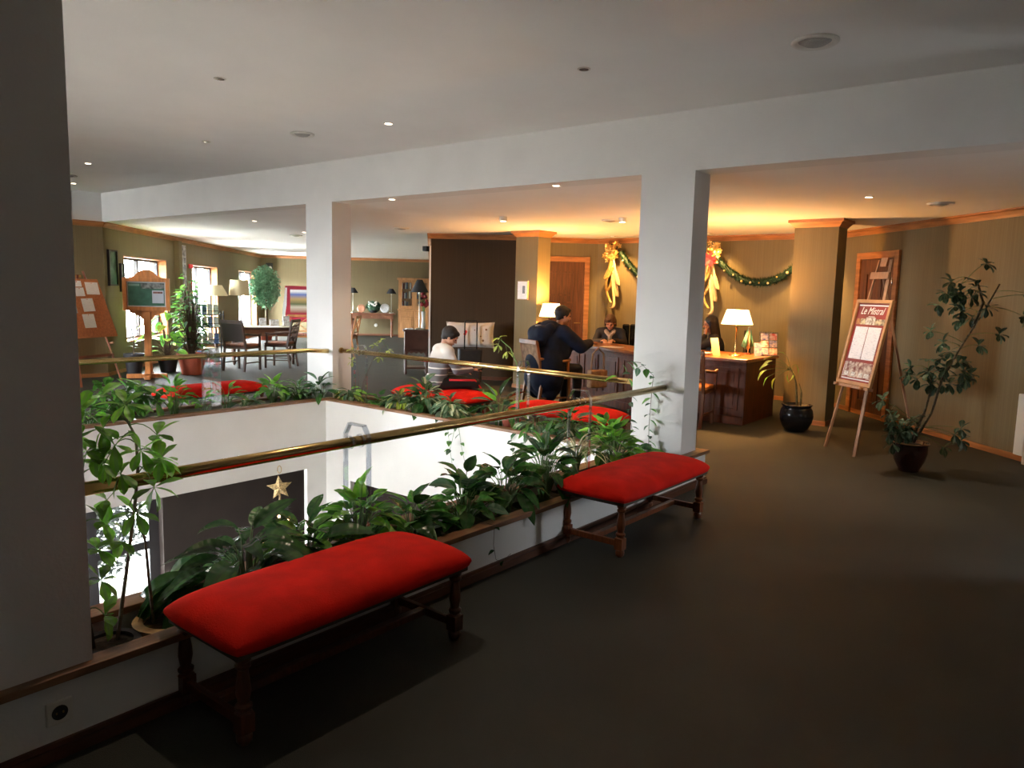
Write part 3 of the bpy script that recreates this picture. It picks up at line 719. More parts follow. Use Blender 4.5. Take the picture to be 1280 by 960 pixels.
o.modifiers.new('s', 'SOLIDIFY').thickness = 0.003; o.scale = (1.4, 1.4, 1); o.rotation_euler = (0, 0, -0.9)
LEAF_M = [mat('leaflet print blue', (0.08, 0.12, 0.4), 0.4, color2=(0.7, 0.6, 0.6), var=0.1, scale=30), mat('leaflet print red', (0.55, 0.08, 0.06), 0.4, color2=(0.75, 0.7, 0.65), var=0.1, scale=26)]
board_stand('leaflet', 'small blue and white leaflet standing under the turquoise flag', 'leaflet', (9.42, 3.55, 0.805), -0.9, 0.09, 0.17, LEAF_M[0], 0.2)
e = thing('leaflet_holder', 'clear leaflet holder with colourful cards near the right end of the desk', 'leaflet holder', (9.62, 3.48, 0.805), -0.95)
R = Matrix.Rotation(-0.22, 4, 'X')
MB().box(-0.12, 0.12, 0.0, 0.005, 0, 0.31, R).box(-0.12, 0.12, -0.03, 0.05, 0, 0.005).build('holder', ACR, e)
for i in range(2):
    for j in range(3): MB().box(-0.105 + i * 0.11, -0.01 + i * 0.11, -0.006, -0.001, 0.015 + j * 0.095, 0.10 + j * 0.095, R).build('card', LEAF_M[(i + j) % 2], e)
e = thing('desk_tray', 'brown leather desk mat with papers in front of the right receptionist', 'desk mat', (9.25, 4.25, 0.806))
MB().box(-0.18, 0.15, -0.2, 0.2, 0, 0.008).build('mat', mat('brown leather', (0.12, 0.05, 0.025), 0.5), e); MB().box(-0.1, 0.1, -0.12, 0.1, 0.008, 0.012).build('paper_sheet', PAPERW, e)
tag(put(MB().box(-0.105, 0.105, -0.15, 0.15, 0, 0.004).build('paper_sheet', PAPERW), (9.08, 5.50, 0.8065), 0.3), 'white sheet of paper on the left desk section, by the leaning person\'s hands', 'paper')
# screen at the column edge
e = thing('monitor', 'back of a dark computer screen on the desk against the white column in view', 'monitor', (9.2, 4.9, 0.805), 0.2)
MB().box(-0.02, 0.02, -0.2, 0.2, 0.10, 0.38).build('screen', BLACKM, e, bevel=0.006); MB().box(-0.015, 0.03, -0.03, 0.03, 0.02, 0.2).box(-0.08, 0.08, -0.1, 0.1, 0, 0.015).build('stand', BLACKM, e)

# office chairs behind the desk
def office_chair(loc, rz, label):
    e = thing('office_chair', label, 'chair', loc, rz, 'black office chairs')
    MB().box(-0.22, 0.24, -0.24, 0.24, 0.44, 0.52).build('seat', BLACK, e, bevel=0.03)
    mb = MB()
    for k, y in enumerate((-0.17, -0.055, 0.06, 0.175)): mb.box(-0.30, -0.24, y - 0.055, y + 0.055, 0.5, 1.08)
    mb.build('backrest', BLACK, e, bevel=0.02)
    MB().tube([(-0.27, 0, 0.30), (-0.31, 0, 0.6), (-0.30, 0, 0.8)], 0.02).build('back_support', BLACKM, e)
    for s in (-1, 1): MB().tube([(-0.05, s * 0.26, 0.46), (-0.05, s * 0.28, 0.66), (0.16, s * 0.28, 0.67)], 0.015).build('armrest', BLACKM, e)
    MB().tube([(0, 0, 0.06), (0, 0, 0.45)], 0.025).build('column', CHROME, e)
    for k in range(5):
        a = 2 * PI * k / 5; o = MB().bar((0, 0, 0.08), (0.28 * math.cos(a), 0.28 * math.sin(a), 0.06), 0.035, 0.025).build('leg', BLACKM, e)
        MB().ell((0.28 * math.cos(a), 0.28 * math.sin(a), 0.03), 0.028).build('caster', BLACKM, o, smooth=True)
    return e
office_chair((10.28, 5.80, 0), PI + 0.5, 'high black leather office chair beside the light-haired receptionist')
office_chair((10.16, 4.28, 0), 2.05, 'black office chair under the dark-haired receptionist')

# visitor armchairs (wood, fabric seat)
FAB = mat('tan chair fabric', (0.42, 0.25, 0.14), 0.85, 0.4, 14)
STRIPEF = mat('striped chair fabric', (0.30, 0.10, 0.05), 0.85, color2=(0.08, 0.04, 0.03), var=0.1, scale=4, stretch=(0.5, 14, 0.5))
def armchair(loc, rz, label, wood, fab, style, group=None, arms=True, cat='chair'):
    """faces +x; style 'panel' closed back, 'cross' X back, 'slat' curved open back"""
    e = thing('armchair' if arms else 'dining_chair', label, cat, loc, rz, group)
    MB().box(-0.21, 0.23, -0.24, 0.24, 0.40, 0.435).build('seat_rail', wood, e, bevel=0.003)
    o = MB().box(-0.20, 0.235, -0.235, 0.235, 0.435, 0.485).build('seat', fab, e, bevel=0.02)
    for s in (-1, 1):
        MB().bar((0.21, s * 0.225, 0), (0.21, s * 0.225, 0.40), 0.036).build('leg', wood, e, bevel=0.003)
        MB().bar((-0.26, s * 0.22, 0), (-0.20, s * 0.22, 0.42), 0.036).build('leg', wood, e, bevel=0.003)
        MB().bar((-0.20, s * 0.22, 0.40), (-0.30, s * 0.22, 0.90), 0.036).build('back_post', wood, e, bevel=0.003)
        if arms:
            MB().tube([(-0.26, s * 0.235, 0.68), (-0.1, s * 0.25, 0.665), (0.1, s * 0.26, 0.645), (0.2, s * 0.26, 0.66)], 0.018).bar((0.17, s * 0.25, 0.42), (0.17, s * 0.255, 0.645), 0.03).build('arm', wood, e)
        MB().bar((-0.23, s * 0.222, 0.15), (0.2, s * 0.225, 0.15), 0.02).build('stretcher', wood, e)
    MB().bar((-0.305, -0.235, 0.89), (-0.305, 0.235, 0.89), 0.03, 0.06).build('top_rail', wood, e, bevel=0.006)
    R = Matrix.Translation((-0.2, 0, 0.4)) @ Matrix.Rotation(-0.197, 4, 'Y')
    if style == 'panel':
        MB().box(-0.018, 0.018, -0.205, 0.205, 0.14, 0.47, R).build('back_panel', fab if fab is not STRIPEF else mat('dark leather back', (0.035, 0.02, 0.014), 0.5), e, bevel=0.008)
    elif style == 'cross':
        MB().bar(R @ Vector((0, -0.2, 0.16)), R @ Vector((0, 0.2, 0.46)), 0.03, 0.018).bar(R @ Vector((0.004, 0.2, 0.16)), R @ Vector((0.004, -0.2, 0.46)), 0.03, 0.018).bar(R @ Vector((0, -0.21, 0.15)), R @ Vector((0, 0.21, 0.15)), 0.02, 0.03).build('cross_back', wood, e)
    else:
        mb = MB()
        for z in (0.16, 0.26, 0.38): mb.tube([R @ Vector((0, -0.21, z)), R @ Vector((-0.02, -0.1, z + 0.03)), R @ Vector((-0.03, 0, z + 0.015)), R @ Vector((-0.02, 0.1, z + 0.03)), R @ Vector((0, 0.21, z))], 0.014)
        for y in (-0.1, 0, 0.1): mb.bar(R @ Vector((-0.02, y, 0.16)), R @ Vector((-0.02, y, 0.46)), 0.018)
        mb.build('lattice_back', wood, e)
    return e
CHW = mat('brown chair wood', (0.16, 0.055, 0.02), 0.35, 0.3, 5)
CHWO = mat('orange chair wood', (0.34, 0.13, 0.04), 0.4, 0.3, 5)
DKW = mat('dark lounge wood', (0.065, 0.03, 0.018), 0.45, 0.3, 5)
armchair((8.22, 5.98, 0), -0.42, 'wooden armchair with tan back that the navy-coated person sits in', CHWO, FAB, 'panel')
armchair((8.42, 3.98, 0), 0.15, 'wooden visitor armchair with orange seat, half hidden by the right white column', CHW, mat('orange seat fabric', (0.5, 0.16, 0.03), 0.8), 'slat')

# ------------------------------------------------------------------ wall decorations at reception
GOLD = mat('gold ribbon', (0.75, 0.48, 0.16), 0.35, 0.3, 10, metal=0.6)
CREAMR = mat('cream organza ribbon', (0.75, 0.6, 0.35), 0.6, 0.2, 10)
FIR = mat('dark fir needles', (0.012, 0.05, 0.018), 0.6, 0.5, 30)
def garland(label, y0, z0, y1, z1, zlow):
    e = thing('garland', label, 'garland', (11.36, y0, z0))
    N = 34; pts = []
    for i in range(N + 1):
        t = i / N; y = (y1 - y0) * t; base = (z1 - z0) * t
        sag = (zlow - (z0 + z1) / 2) * 4 * t * (1 - t); pts.append(Vector((0, y, base + sag)))
    MB().tube(pts, 0.045, 8).build('fir_core', FIR, e)
    mb = MB()
    for i in range(2200):
        t = RND.random() * N; k = min(int(t), N - 1); p = pts[k].lerp(pts[k + 1], t - k)
        d = Vector((-abs(RND.gauss(0, 1)) * 0.7 - 0.1 if RND.random() < 0.8 else 0.2, RND.gauss(0, 1), RND.gauss(0, 1))).normalized()
        q = p + d * RND.uniform(0.065, 0.10); a = p + d * 0.035; w = d.cross(Vector((RND.random(), RND.random(), 1))).normalized() * 0.006
        mb.add([a - w, a + w, q], [(0, 1, 2)])
    mb.build('needles', FIR, e, kind='stuff')
    for i in range(2, N, 3):
        p = pts[i] + Vector((-0.06, RND.uniform(-0.02, 0.02), RND.uniform(-0.035, 0.035)))
        MB().ell(p, RND.uniform(0.014, 0.022), nu=8, nv=6).build('bauble', GOLD if i % 2 else CREAMR, e, smooth=True)
    return e
garland('dark green fir garland from the left gold bouquet into the right white column', 6.78, 2.26, 5.22, 2.22, 1.72)
garland('dark green fir garland sagging between the right gold bouquet and the wallpapered pillar', 5.08, 2.20, 3.55, 2.28, 1.77)
def bouquet(y, z, label, red=False):
    e = thing('gold_bouquet', label, 'christmas decoration', (11.38, y, z))
    mb = MB()
    for i in range(46):
        a = RND.uniform(0, 2 * PI); r = RND.uniform(0.02, 0.17); c = Vector((-0.05 - 0.05 * RND.random(), r * math.cos(a), r * math.sin(a) * 1.15 + 0.05))
        for k in range(5):
            b = 2 * PI * k / 5 + a; d = Vector((-0.4, math.cos(b), math.sin(b))).normalized(); w = d.cross(Vector((1, 0, 0))).normalized()
            mb.add([c, c + d * 0.03 + w * 0.014, c + d * 0.055, c + d * 0.03 - w * 0.014], [(0, 1, 2, 3)])
    mb.build('gold_flowers', GOLD, e, kind='stuff')
    if red:
        mb = MB()
        for k in range(12):
            b = 2 * PI * k / 12; c = Vector((-0.12, -0.02, -0.06)); d = Vector((-0.35 + 0.2 * (k % 2), math.cos(b), math.sin(b))).normalized(); w = d.cross(Vector((1, 0, 0))).normalized()
            mb.add([c, c + d * 0.06 + w * 0.03, c + d * 0.13, c + d * 0.06 - w * 0.03], [(0, 1, 2, 3)])
        mb.build('red_poinsettia', mat('poinsettia red', (0.6, 0.01, 0.02), 0.5), e)
    else: pass
    for k in range(6):
        s = -1 if k % 2 else 1; L = 0.42 + 0.11 * k; a0 = 0.03 * k
        pts = []
        for i in range(15):
            t = i / 14; pts.append(Vector((-0.05 - 0.03 * math.sin(3 * t + k), s * (0.14 - 0.012 * k) * math.sin(PI * t) + 0.02 * (k - 2) * (1 - t) + 0.05 * math.sin(6 * t) * t, -0.05 - L * math.sin(PI * t * (0.5 if k > 3 else 0.9)) * 0.9)))
        mb = MB(); hw = 0.022
        for p in pts: mb.v += [(p.x, p.y - hw, p.z), (p.x - 0.01, p.y + hw, p.z + 0.01)]
        mb.f += [(2 * i, 2 * i + 1, 2 * i + 3, 2 * i + 2) for i in range(14)]
        o = mb.build('ribbon_loop', CREAMR if k % 2 else GOLD, e, smooth=True); o.modifiers.new('s', 'SOLIDIFY').thickness = 0.002
    for k in range(5):
        MB().ell((-0.13, RND.uniform(-0.09, 0.09), RND.uniform(-0.03, 0.14)), 0.022, nu=8, nv=6).build('bauble', GOLD, e, smooth=True)
bouquet(6.92, 2.22, 'gold and cream ribbon bouquet on the wall above the left receptionist')
bouquet(5.12, 2.18, 'gold bouquet with a red poinsettia at the right edge of the white column', True)
# small framed print on the left pillar
e = thing('framed_print', 'small white framed print on the left wallpapered pillar', 'picture', (9.488, 7.43, 1.57))
MB().box(-0.014, 0.012, -0.105, 0.105, -0.15, 0.15).build('frame', mat('thin wooden frame', (0.35, 0.22, 0.12), 0.4), e); MB().box(-0.017, -0.013, -0.093, 0.093, -0.138, 0.138).build('print', PAPERW, e)
MB().box(-0.019, -0.0165, -0.055, -0.005, -0.05, 0.07).build('photo', mat('grey photo', (0.2, 0.2, 0.22), 0.5, 0.5, 60), e)

# ------------------------------------------------------------------ menu easel on the right
def easel_common(root, wood, top_z, foot_half, lean_run, back_run, top_half=0.08, cross=()):
    for s in (-1, 1):
        MB().bar((s * foot_half, 0, 0), (s * top_half, lean_run, top_z), 0.030, 0.022).build('leg', wood, root, bevel=0.003)
    MB().bar((0, back_run, 0), (0, lean_run * 0.92, top_z * 0.93), 0.028, 0.02).build('leg', wood, root, bevel=0.003)
E1 = thing('display_easel', 'pale wooden display easel carrying the restaurant menu board, right side', 'easel', (8.02, 2.13, 0), math.atan2(-0.755, -0.655))
# local x runs left->right as seen, local -y... the board faces the room on local -y side
E1.rotation_euler = (0, 0, math.atan2(-0.755, -0.655))
LEAN = 0.2
def easel_frame(base, left_foot, right_foot, lean):
    """matrix: x left->right as seen, y up along the lean, z towards the viewer"""
    a = Vector((*left_foot, 0)); b = Vector((*right_foot, 0)); x = (b - a).normalized(); back = Vector((-x.y, x.x, 0))
    u = back * math.sin(lean) + Vector((0, 0, math.cos(lean))); n = x.cross(u)
    c = (a + b) / 2
    return Matrix(((x.x, u.x, n.x, c.x), (x.y, u.y, n.y, c.y), (x.z, u.z, n.z, c.z), (0, 0, 0, 1))), back
ME, backv = easel_frame(None, (8.187, 2.32), (7.86, 1.943), LEAN)
E1.location = (8.02, 2.13, 0); E1.rotation_euler = (0, 0, 0)
MEL = Matrix.Translation(-Vector((8.02, 2.13, 0))) @ ME
q = lambda x, u, n=0.0: MEL @ Vector((x, u, n))
MB().bar(q(-0.25, 0, -0.02), q(-0.15, 2.0, -0.02), 0.032, 0.022).build('leg', EASEL, E1, bevel=0.003)
MB().bar(q(0.25, 0, -0.02), q(0.03, 2.0, -0.02), 0.032, 0.022).build('leg', EASEL, E1, bevel=0.003)
bk = MEL @ Vector((-0.06, 1.85, -0.03)); MB().bar(bk, (0.50, -0.62, 0.0), 0.028, 0.022).build('leg', EASEL, E1, bevel=0.003)
MB().box(-0.21, 0.07, 1.80, 1.87, -0.012, 0.006, MEL).build('crossbar', EASEL, E1, bevel=0.003)
MB().box(-0.12, -0.02, 1.93, 2.02, -0.03, -0.008, MEL).build('top_block', EASEL, E1, bevel=0.003)
MB().box(-0.28, 0.28, 0.665, 0.695, -0.01, 0.055, MEL).build('ledge', EASEL, E1, bevel=0.003)
for x in (-0.2, 0.2): MB().lathe([(0.016, 0), (0.016, 0.03), (0.008, 0.035)], 12, q(x, 0.68, 0.055), MEL.to_3x3()).build('peg', OAK, E1)
E2 = thing('menu_board', 'framed red restaurant menu board standing on the pale wooden easel', 'sign', (8.02, 2.13, 0))
def bx(x0, x1, u0, u1, n0, n1, name, m_, root=E2, M=MEL, **kw): return MB().box(x0, x1, u0, u1, n0, n1, M).build(name, m_, root, **kw)
mb = MB().box(-0.285, -0.25, 0.70, 1.58, 0, 0.03, MEL).box(0.235, 0.27, 0.70, 1.58, 0, 0.03, MEL).box(-0.25, 0.235, 0.70, 0.735, 0, 0.03, MEL).box(-0.25, 0.235, 1.545, 1.58, 0, 0.03, MEL)
mb.build('frame', mat('light oak frame', (0.48, 0.25, 0.10), 0.4, 0.2, 6), E2, bevel=0.003)
bx(-0.25, 0.235, 0.735, 1.545, 0, 0.012, 'poster', mat('poster dark red', (0.26, 0.018, 0.012), 0.5, 0.25, 5))
bx(-0.235, 0.22, 1.515, 1.53, 0.012, 0.014, 'white_band', PAPERW); bx(-0.235, 0.22, 0.752, 0.765, 0.012, 0.014, 'white_band', PAPERW)
bx(-0.235, -0.228, 0.77, 0.93, 0.012, 0.014, 'white_band', PAPERW); bx(0.213, 0.22, 0.77, 0.93, 0.012, 0.014, 'white_band', PAPERW)
MENU = bands('printed menu page', [(0, (0.78, 0.78, 0.82)), (0.5, (0.60, 0.62, 0.68))], 'Y', lo=0, hi=1)
def menu_mat():
    m = bpy.data.materials.new('menu page print'); m.use_nodes = True; n = m.node_tree.nodes; l = m.node_tree.links; b = n['Principled BSDF']
    tc = n.new('ShaderNodeTexCoord'); mp = n.new('ShaderNodeMapping'); br = n.new('ShaderNodeTexNoise')
    mp.inputs['Scale'].default_value = (26, 26, 210); br.inputs['Scale'].default_value = 1.0
    l.new(tc.outputs['Object'], mp.inputs['Vector']); l.new(mp.outputs['Vector'], br.inputs['Vector'])
    r = n.new('ShaderNodeValToRGB'); r.color_ramp.elements[0].position = 0.36; r.color_ramp.elements[1].position = 0.46
    r.color_ramp.elements[0].color = (0.58, 0.60, 0.66, 1); r.color_ramp.elements[1].color = (0.80, 0.80, 0.84, 1)
    l.new(br.outputs['Fac'], r.inputs['Fac']); l.new(r.outputs['Color'], b.inputs['Base Color']); b.inputs['Roughness'].default_value = 0.5
    return m
MENU = menu_mat()
bx(-0.205, -0.012, 0.965, 1.30, 0.012, 0.016, 'menu_page', MENU); bx(0.0, 0.195, 0.965, 1.30, 0.012, 0.016, 'menu_page', MENU)
PH = [mat('food photo', (0.75, 0.6, 0.35), 0.5, color2=(0.10, 0.07, 0.05), var=0.1, scale=38), mat('food photo pale', (0.8, 0.76, 0.68), 0.5, color2=(0.2, 0.12, 0.08), var=0.1, scale=30), mat('food photo orange', (0.6, 0.25, 0.06), 0.5, color2=(0.15, 0.05, 0.03), var=0.1, scale=34)]
for k in range(6): bx(-0.225 + k * 0.074, -0.155 + k * 0.074, 1.325, 1.385 + (0.015 if k in (2, 3) else 0), 0.012, 0.015 + 0.001 * (k % 2), 'food_photo', PH[(2, 0, 1, 1, 0, 0)[k]])
bx(-0.215, 0.205, 0.775, 0.935, 0.012, 0.015, 'room_photo', mat('restaurant room photo', (0.7, 0.6, 0.5), 0.5, color2=(0.16, 0.02, 0.015), var=0.1, scale=24))
for x, w_ in ((-0.17, 0.035), (-0.06, 0.03), (0.06, 0.03), (0.15, 0.035)): bx(x - w_, x + w_, 0.785, 0.83, 0.015, 0.017, 'room_photo', mat('pale tablecloth photo', (0.7, 0.68, 0.66), 0.5, 0.5, 60))
TW = mat('cream lettering', (0.85, 0.80, 0.74), 0.6)
tx = text('Le Mistral', 0.105, 'lettering', TW, E2, (0, 0, 0), (0, 0, 0), 0.35)
tx.matrix_local = MEL @ Matrix.Translation((-0.012, 1.432, 0.014)) @ Matrix.Scale(0.85, 4, (1, 0, 0))
bx(-0.05, 0.045, 1.405, 1.410, 0.012, 0.0145, 'lettering', TW)

# ------------------------------------------------------------------ radiators
def radiator(A, B, z0, z1, label, M=None, n=8, gap=0.05):
    M, L = frame_of(A, B); c = Vector((*A, 0)); Mi = Matrix.Translation(-c) @ M
    e = thing('radiator', label, 'radiator', c + Vector((0, 0, 0)))
    w = L / n
    for k in range(n): MB().box(k * w + 0.004, (k + 1) * w - 0.004, -gap - 0.07, -gap, z0, z1, Mi).build('panel', RADI, e, bevel=0.006)
    MB().box(0.01, L - 0.01, -gap - 0.055, -gap - 0.015, z0 + 0.02, z0 + 0.05, Mi).box(0.01, L - 0.01, -gap - 0.055, -gap - 0.015, z1 - 0.05, z1 - 0.02, Mi).build('header_pipe', RADI, e)
    MB().box(0.1, 0.13, -gap, 0.0, z0 + 0.1, z0 + 0.13, Mi).box(L - 0.13, L - 0.1, -gap, 0, z0 + 0.1, z0 + 0.13, Mi).box(0.1, 0.13, -gap - 0.05, -gap - 0.02, 0 if z0 >= 0 else -3.05, z0 + 0.02, Mi).box(L - 0.13, L - 0.1, -gap - 0.05, -gap - 0.02, 0 if z0 >= 0 else -3.05, z0 + 0.02, Mi).build('bracket', RADI, e)
    return e
radiator((8.87, 0.62), (8.15, -0.10), 0.08, 0.68, 'white ribbed radiator on the right wall at the picture edge')
radiator((3.6, 12.9), (4.86, 12.9), 0.12, 0.80, 'white ribbed radiator behind the cork notice easel', n=10)
radiator((4.72, 9.5), (5.34, 9.5), -2.85, -2.17, 'white ribbed radiator on the lower floor beside the dark window', n=10)

# ------------------------------------------------------------------ cork board easel, left
ME2, bv2 = easel_frame(None, (4.56, 11.72), (5.33, 12.07), 0.24)
c2 = Vector((4.94, 11.9, 0)); M2 = Matrix.Translation(-c2) @ ME2
E3 = thing('cork_easel', 'dark wooden easel under the cork notice board, far left', 'easel', c2)
REDW = mat('reddish easel wood', (0.20, 0.055, 0.02), 0.4, 0.2, 6)
for s in (-1, 1): MB().bar(M2 @ Vector((s * 0.40, 0, -0.02)), M2 @ Vector((s * 0.16, 1.75, -0.02)), 0.04, 0.025).build('leg', REDW, E3, bevel=0.003)
for s in (-1, 1): MB().bar(M2 @ Vector((s * 0.06, 1.7, -0.04)), Vector((-0.27 * 0.9 + s * 0.05 + 0.0, 0.62, 0)), 0.035, 0.02).build('leg', REDW, E3, bevel=0.003)
MB().box(-0.36, 0.36, 0.42, 0.46, -0.03, -0.005, M2).build('crossbar', REDW, E3)
for s in (-1, 1): MB().tube([M2 @ Vector((s * 0.345, 0.62, -0.04)), M2 @ Vector((s * 0.345, 0.62, 0.05))], 0.018).build('peg', EASEL, E3)
E4 = thing('notice_board', 'cork notice board with seven white sheets on the easel, far left', 'notice board', c2)
CORK = mat('orange cork', (0.46, 0.16, 0.06), 0.85, 0.2, 40, 0.3)
MB().add([M2 @ Vector(p) for p in ((-0.5, 0.72, 0), (0.5, 0.72, 0), (0.36, 1.62, 0), (-0.36, 1.62, 0), (-0.5, 0.72, 0.02), (0.5, 0.72, 0.02), (0.36, 1.62, 0.02), (-0.36, 1.62, 0.02))], [(0, 3, 2, 1), (4, 5, 6, 7), (0, 1, 5, 4), (1, 2, 6, 5), (2, 3, 7, 6), (3, 0, 4, 7)]).build('cork_panel', CORK, E4)
for (x, u, w, h) in ((-0.26, 1.50, 0.17, 0.19), (-0.06, 1.545, 0.17, 0.09), (0.215, 1.475, 0.25, 0.19), (-0.04, 1.42, 0.17, 0.13), (-0.27, 1.21, 0.20, 0.22), (0.06, 1.22, 0.22, 0.20), (0.01, 0.975, 0.22, 0.21)):
    o = MB().box(x - w / 2, x + w / 2, u - h / 2, u + h / 2, 0.021, 0.024, M2 @ Matrix.Translation((x, u, 0)) @ Matrix.Rotation(RND.uniform(-0.05, 0.03), 4, 'Z') @ Matrix.Translation((-x, -u, 0))).build('paper_sheet', PAPERW, E4)
    MB().ell(M2 @ Vector((x, u + h / 2 - 0.015, 0.027)), 0.007, nu=6, nv=4).build('pin', mat('pin', (0.6, 0.1, 0.05), 0.4), o)
# brass bracket/lamp strip above the cork board
e = thing('picture_light', 'slim brass strip mounted just above the cork notice board', 'wall strip', (4.9, 12.84, 1.62)); MB().box(-0.55, 0.16, -0.04, 0.05, -0.02, 0.02).build('strip', BRASSD, e, bevel=0.006)

# ------------------------------------------------------------------ wooden sign stand with green poster
E5 = thing('sign_stand', 'orange pine stand with carved top holding a green information panel', 'sign', (5.79, 12.20, 0), 0)
a_ = math.atan2(12.20, 5.79) - PI / 2 - 0.18; E5.rotation_euler = (0, 0, a_)   # local -y faces the camera
MB().box(-0.05, 0.05, -0.045, 0.045, 0.09, 1.08).build('post', PINE, E5, bevel=0.004)
MB().bar((-0.33, -0.02, 0.045), (0.27, 0.02, 0.045), 0.09, 0.07).build('foot', PINE, E5, bevel=0.01)
MB().bar((0.02, -0.30, 0.045), (-0.02, 0.28, 0.045), 0.09, 0.07).build('foot', PINE, E5, bevel=0.01)
MB().add([(-0.045, -0.045, 0.09), (0.045, -0.045, 0.09), (0.045, -0.16, 0.09), (-0.045, -0.16, 0.09), (-0.02, -0.045, 0.28), (0.02, -0.045, 0.28)], [(0, 3, 2, 1), (0, 1, 5, 4), (3, 4, 5, 2), (0, 4, 3), (1, 2, 5)]).build('gusset', PINE, E5)
RX = Matrix.Rotation(PI / 2, 4, 'X')
MB().prism([(-0.26, 1.10), (-0.24, 1.06), (-0.19, 1.055), (-0.17, 1.03), (-0.11, 1.02), (-0.07, 0.96), (0.07, 0.96), (0.11, 1.02), (0.17, 1.03), (0.19, 1.055), (0.24, 1.06), (0.26, 1.10)], -0.025, 0.025, RX).build('carved_bracket', PINE, E5)
MB().prism([(-0.30, 1.615), (-0.22, 1.63), (-0.16, 1.66), (-0.10, 1.72), (-0.04, 1.75), (0.04, 1.75), (0.10, 1.72), (0.16, 1.66), (0.22, 1.63), (0.30, 1.615)], -0.03, 0.03, RX).build('carved_crest', PINE, E5)
MB().box(-0.345, -0.285, -0.045, 0.045, 1.10, 1.62).box(0.285, 0.345, -0.045, 0.045, 1.10, 1.62).box(-0.285, 0.285, -0.045, 0.045, 1.10, 1.16).box(-0.285, 0.285, -0.045, 0.045, 1.56, 1.62).build('frame', PINE, E5, bevel=0.006)
MB().box(-0.285, 0.285, -0.01, 0.03, 1.16, 1.56).build('poster', mat('green poster', (0.05, 0.15, 0.10), 0.3, 0.25, 9), E5)
PB = mat('poster pale grey', (0.5, 0.52, 0.52), 0.4)
MB().box(-0.282, 0.282, -0.014, -0.01, 1.162, 1.178).box(-0.282, 0.282, -0.014, -0.01, 1.542, 1.558).box(-0.282, -0.268, -0.014, -0.01, 1.178, 1.542).box(0.268, 0.282, -0.014, -0.01, 1.178, 1.542).build('poster_border', PB, E5)
MB().box(-0.08, 0.265, -0.014, -0.01, 1.45, 1.538).build('poster_photo', mat('dark landscape photo', (0.3, 0.32, 0.3), 0.4, color2=(0.02, 0.025, 0.02), var=0.1, scale=16), E5)
MB().box(-0.26, -0.10, -0.014, -0.01, 1.49, 1.525).build('poster_heading', mat('poster pale green', (0.22, 0.36, 0.28), 0.4), E5)
MB().box(0.085, 0.255, -0.018, -0.01, 1.22, 1.425).build('white_note', mat('pale blue note', (0.50, 0.55, 0.62), 0.5), E5)
MB().box(0.10, 0.24, -0.020, -0.018, 1.375, 1.405).build('note_photo', mat('brown note photo', (0.25, 0.12, 0.10), 0.5, 0.5, 40), E5)

# framed pictures on the lounge wall
def wall_pic(s0, s1, z0, z1, name, label, fm, im, M=M_left, tilt=0.0):
    c = M @ Vector(((s0 + s1) / 2, 0, (z0 + z1) / 2)); Mi = Matrix.Translation(-c) @ M
    e = thing(name, label, 'picture', c)
    w = 0.025
    MB().box(s0, s0 + w, -0.04, -0.002, z0, z1, Mi).box(s1 - w, s1, -0.04, -0.002, z0, z1, Mi).box(s0 + w, s1 - w, -0.04, -0.002, z0, z0 + w, Mi).box(s0 + w, s1 - w, -0.04, -0.002, z1 - w, z1, Mi).build('frame', fm, e)
    MB().box(s0 + w, s1 - w, -0.02, -0.002, z0 + w, z1 - w, Mi).build('print', im, e)
    return e
GP = mat('faded green print', (0.13, 0.24, 0.20), 0.15, color2=(0.06, 0.11, 0.09), var=0.1, scale=5)
wall_pic(0.12, 0.47, 1.48, 2.07, 'framed_poster', 'tall dark-framed green poster on the lounge wall beside the cork board', BLACKM, GP)
wall_pic(0.60, 0.76, 1.38, 1.86, 'framed_poster', 'narrow framed green poster between the tall poster and the first window', FRAMED, mat('pale green print', (0.35, 0.42, 0.38), 0.3, color2=(0.10, 0.2, 0.14), var=0.1, scale=6))
# poster banner on the pier between the windows
M, L = M_left, 0
s = sL(8.30); c = M_left @ Vector((s, 0, 1.5)); Mi = Matrix.Translation(-c) @ M_left
e = thing('photo_banner', 'tall narrow banner of black and white photographs on the wall pier between the windows', 'banner', c)
MB().box(s - 0.17, s + 0.17, -0.02, -0.003, 0.98, 2.36, Mi).build('banner_cloth', mat('pale banner', (0.55, 0.55, 0.56), 0.6), e)
BW = mat('black and white photo', (0.6, 0.6, 0.62), 0.5, color2=(0.04, 0.04, 0.05), var=0.1, scale=11)
for z0, z1 in ((2.12, 2.34), (1.98, 2.10), (1.72, 1.95), (1.40, 1.68), (1.02, 1.36)): MB().box(s - 0.14, s + 0.14, -0.024, -0.02, z0, z1, Mi).build('photo', BW, e)
e = thing('red_pennant', 'red paper pennant hanging at the left side of the second window', 'decoration', M_left @ Vector((sL(8.62), -0.03, 1.9)))
Mi = Matrix.Translation(-e.location) @ M_left; s = sL(8.62); PR = mat('bright red paper', (0.7, 0.02, 0.03), 0.6)
MB().box(s - 0.13, s + 0.13, -0.04, -0.02, 1.88, 1.97, Mi).build('red_bar', PR, e)
MB().add([Mi @ Vector(p) for p in ((s - 0.05, -0.03, 1.62), (s + 0.06, -0.03, 1.66), (s + 0.10, -0.03, 1.50), (s + 0.02, -0.03, 1.44), (s + 0.02, -0.05, 1.55))], [(0, 1, 4), (1, 2, 4), (2, 3, 4), (3, 0, 4)]).build('red_paper_lantern', PR, e)
MB().add([Mi @ Vector(p) for p in ((s - 0.01, -0.03, 1.38), (s + 0.07, -0.03, 1.40), (s + 0.11, -0.03, 1.28), (s + 0.03, -0.03, 1.22), (s + 0.04, -0.06, 1.31))], [(0, 1, 4), (1, 2, 4), (2, 3, 4), (3, 0, 4)]).build('red_paper_lantern', PR, e)
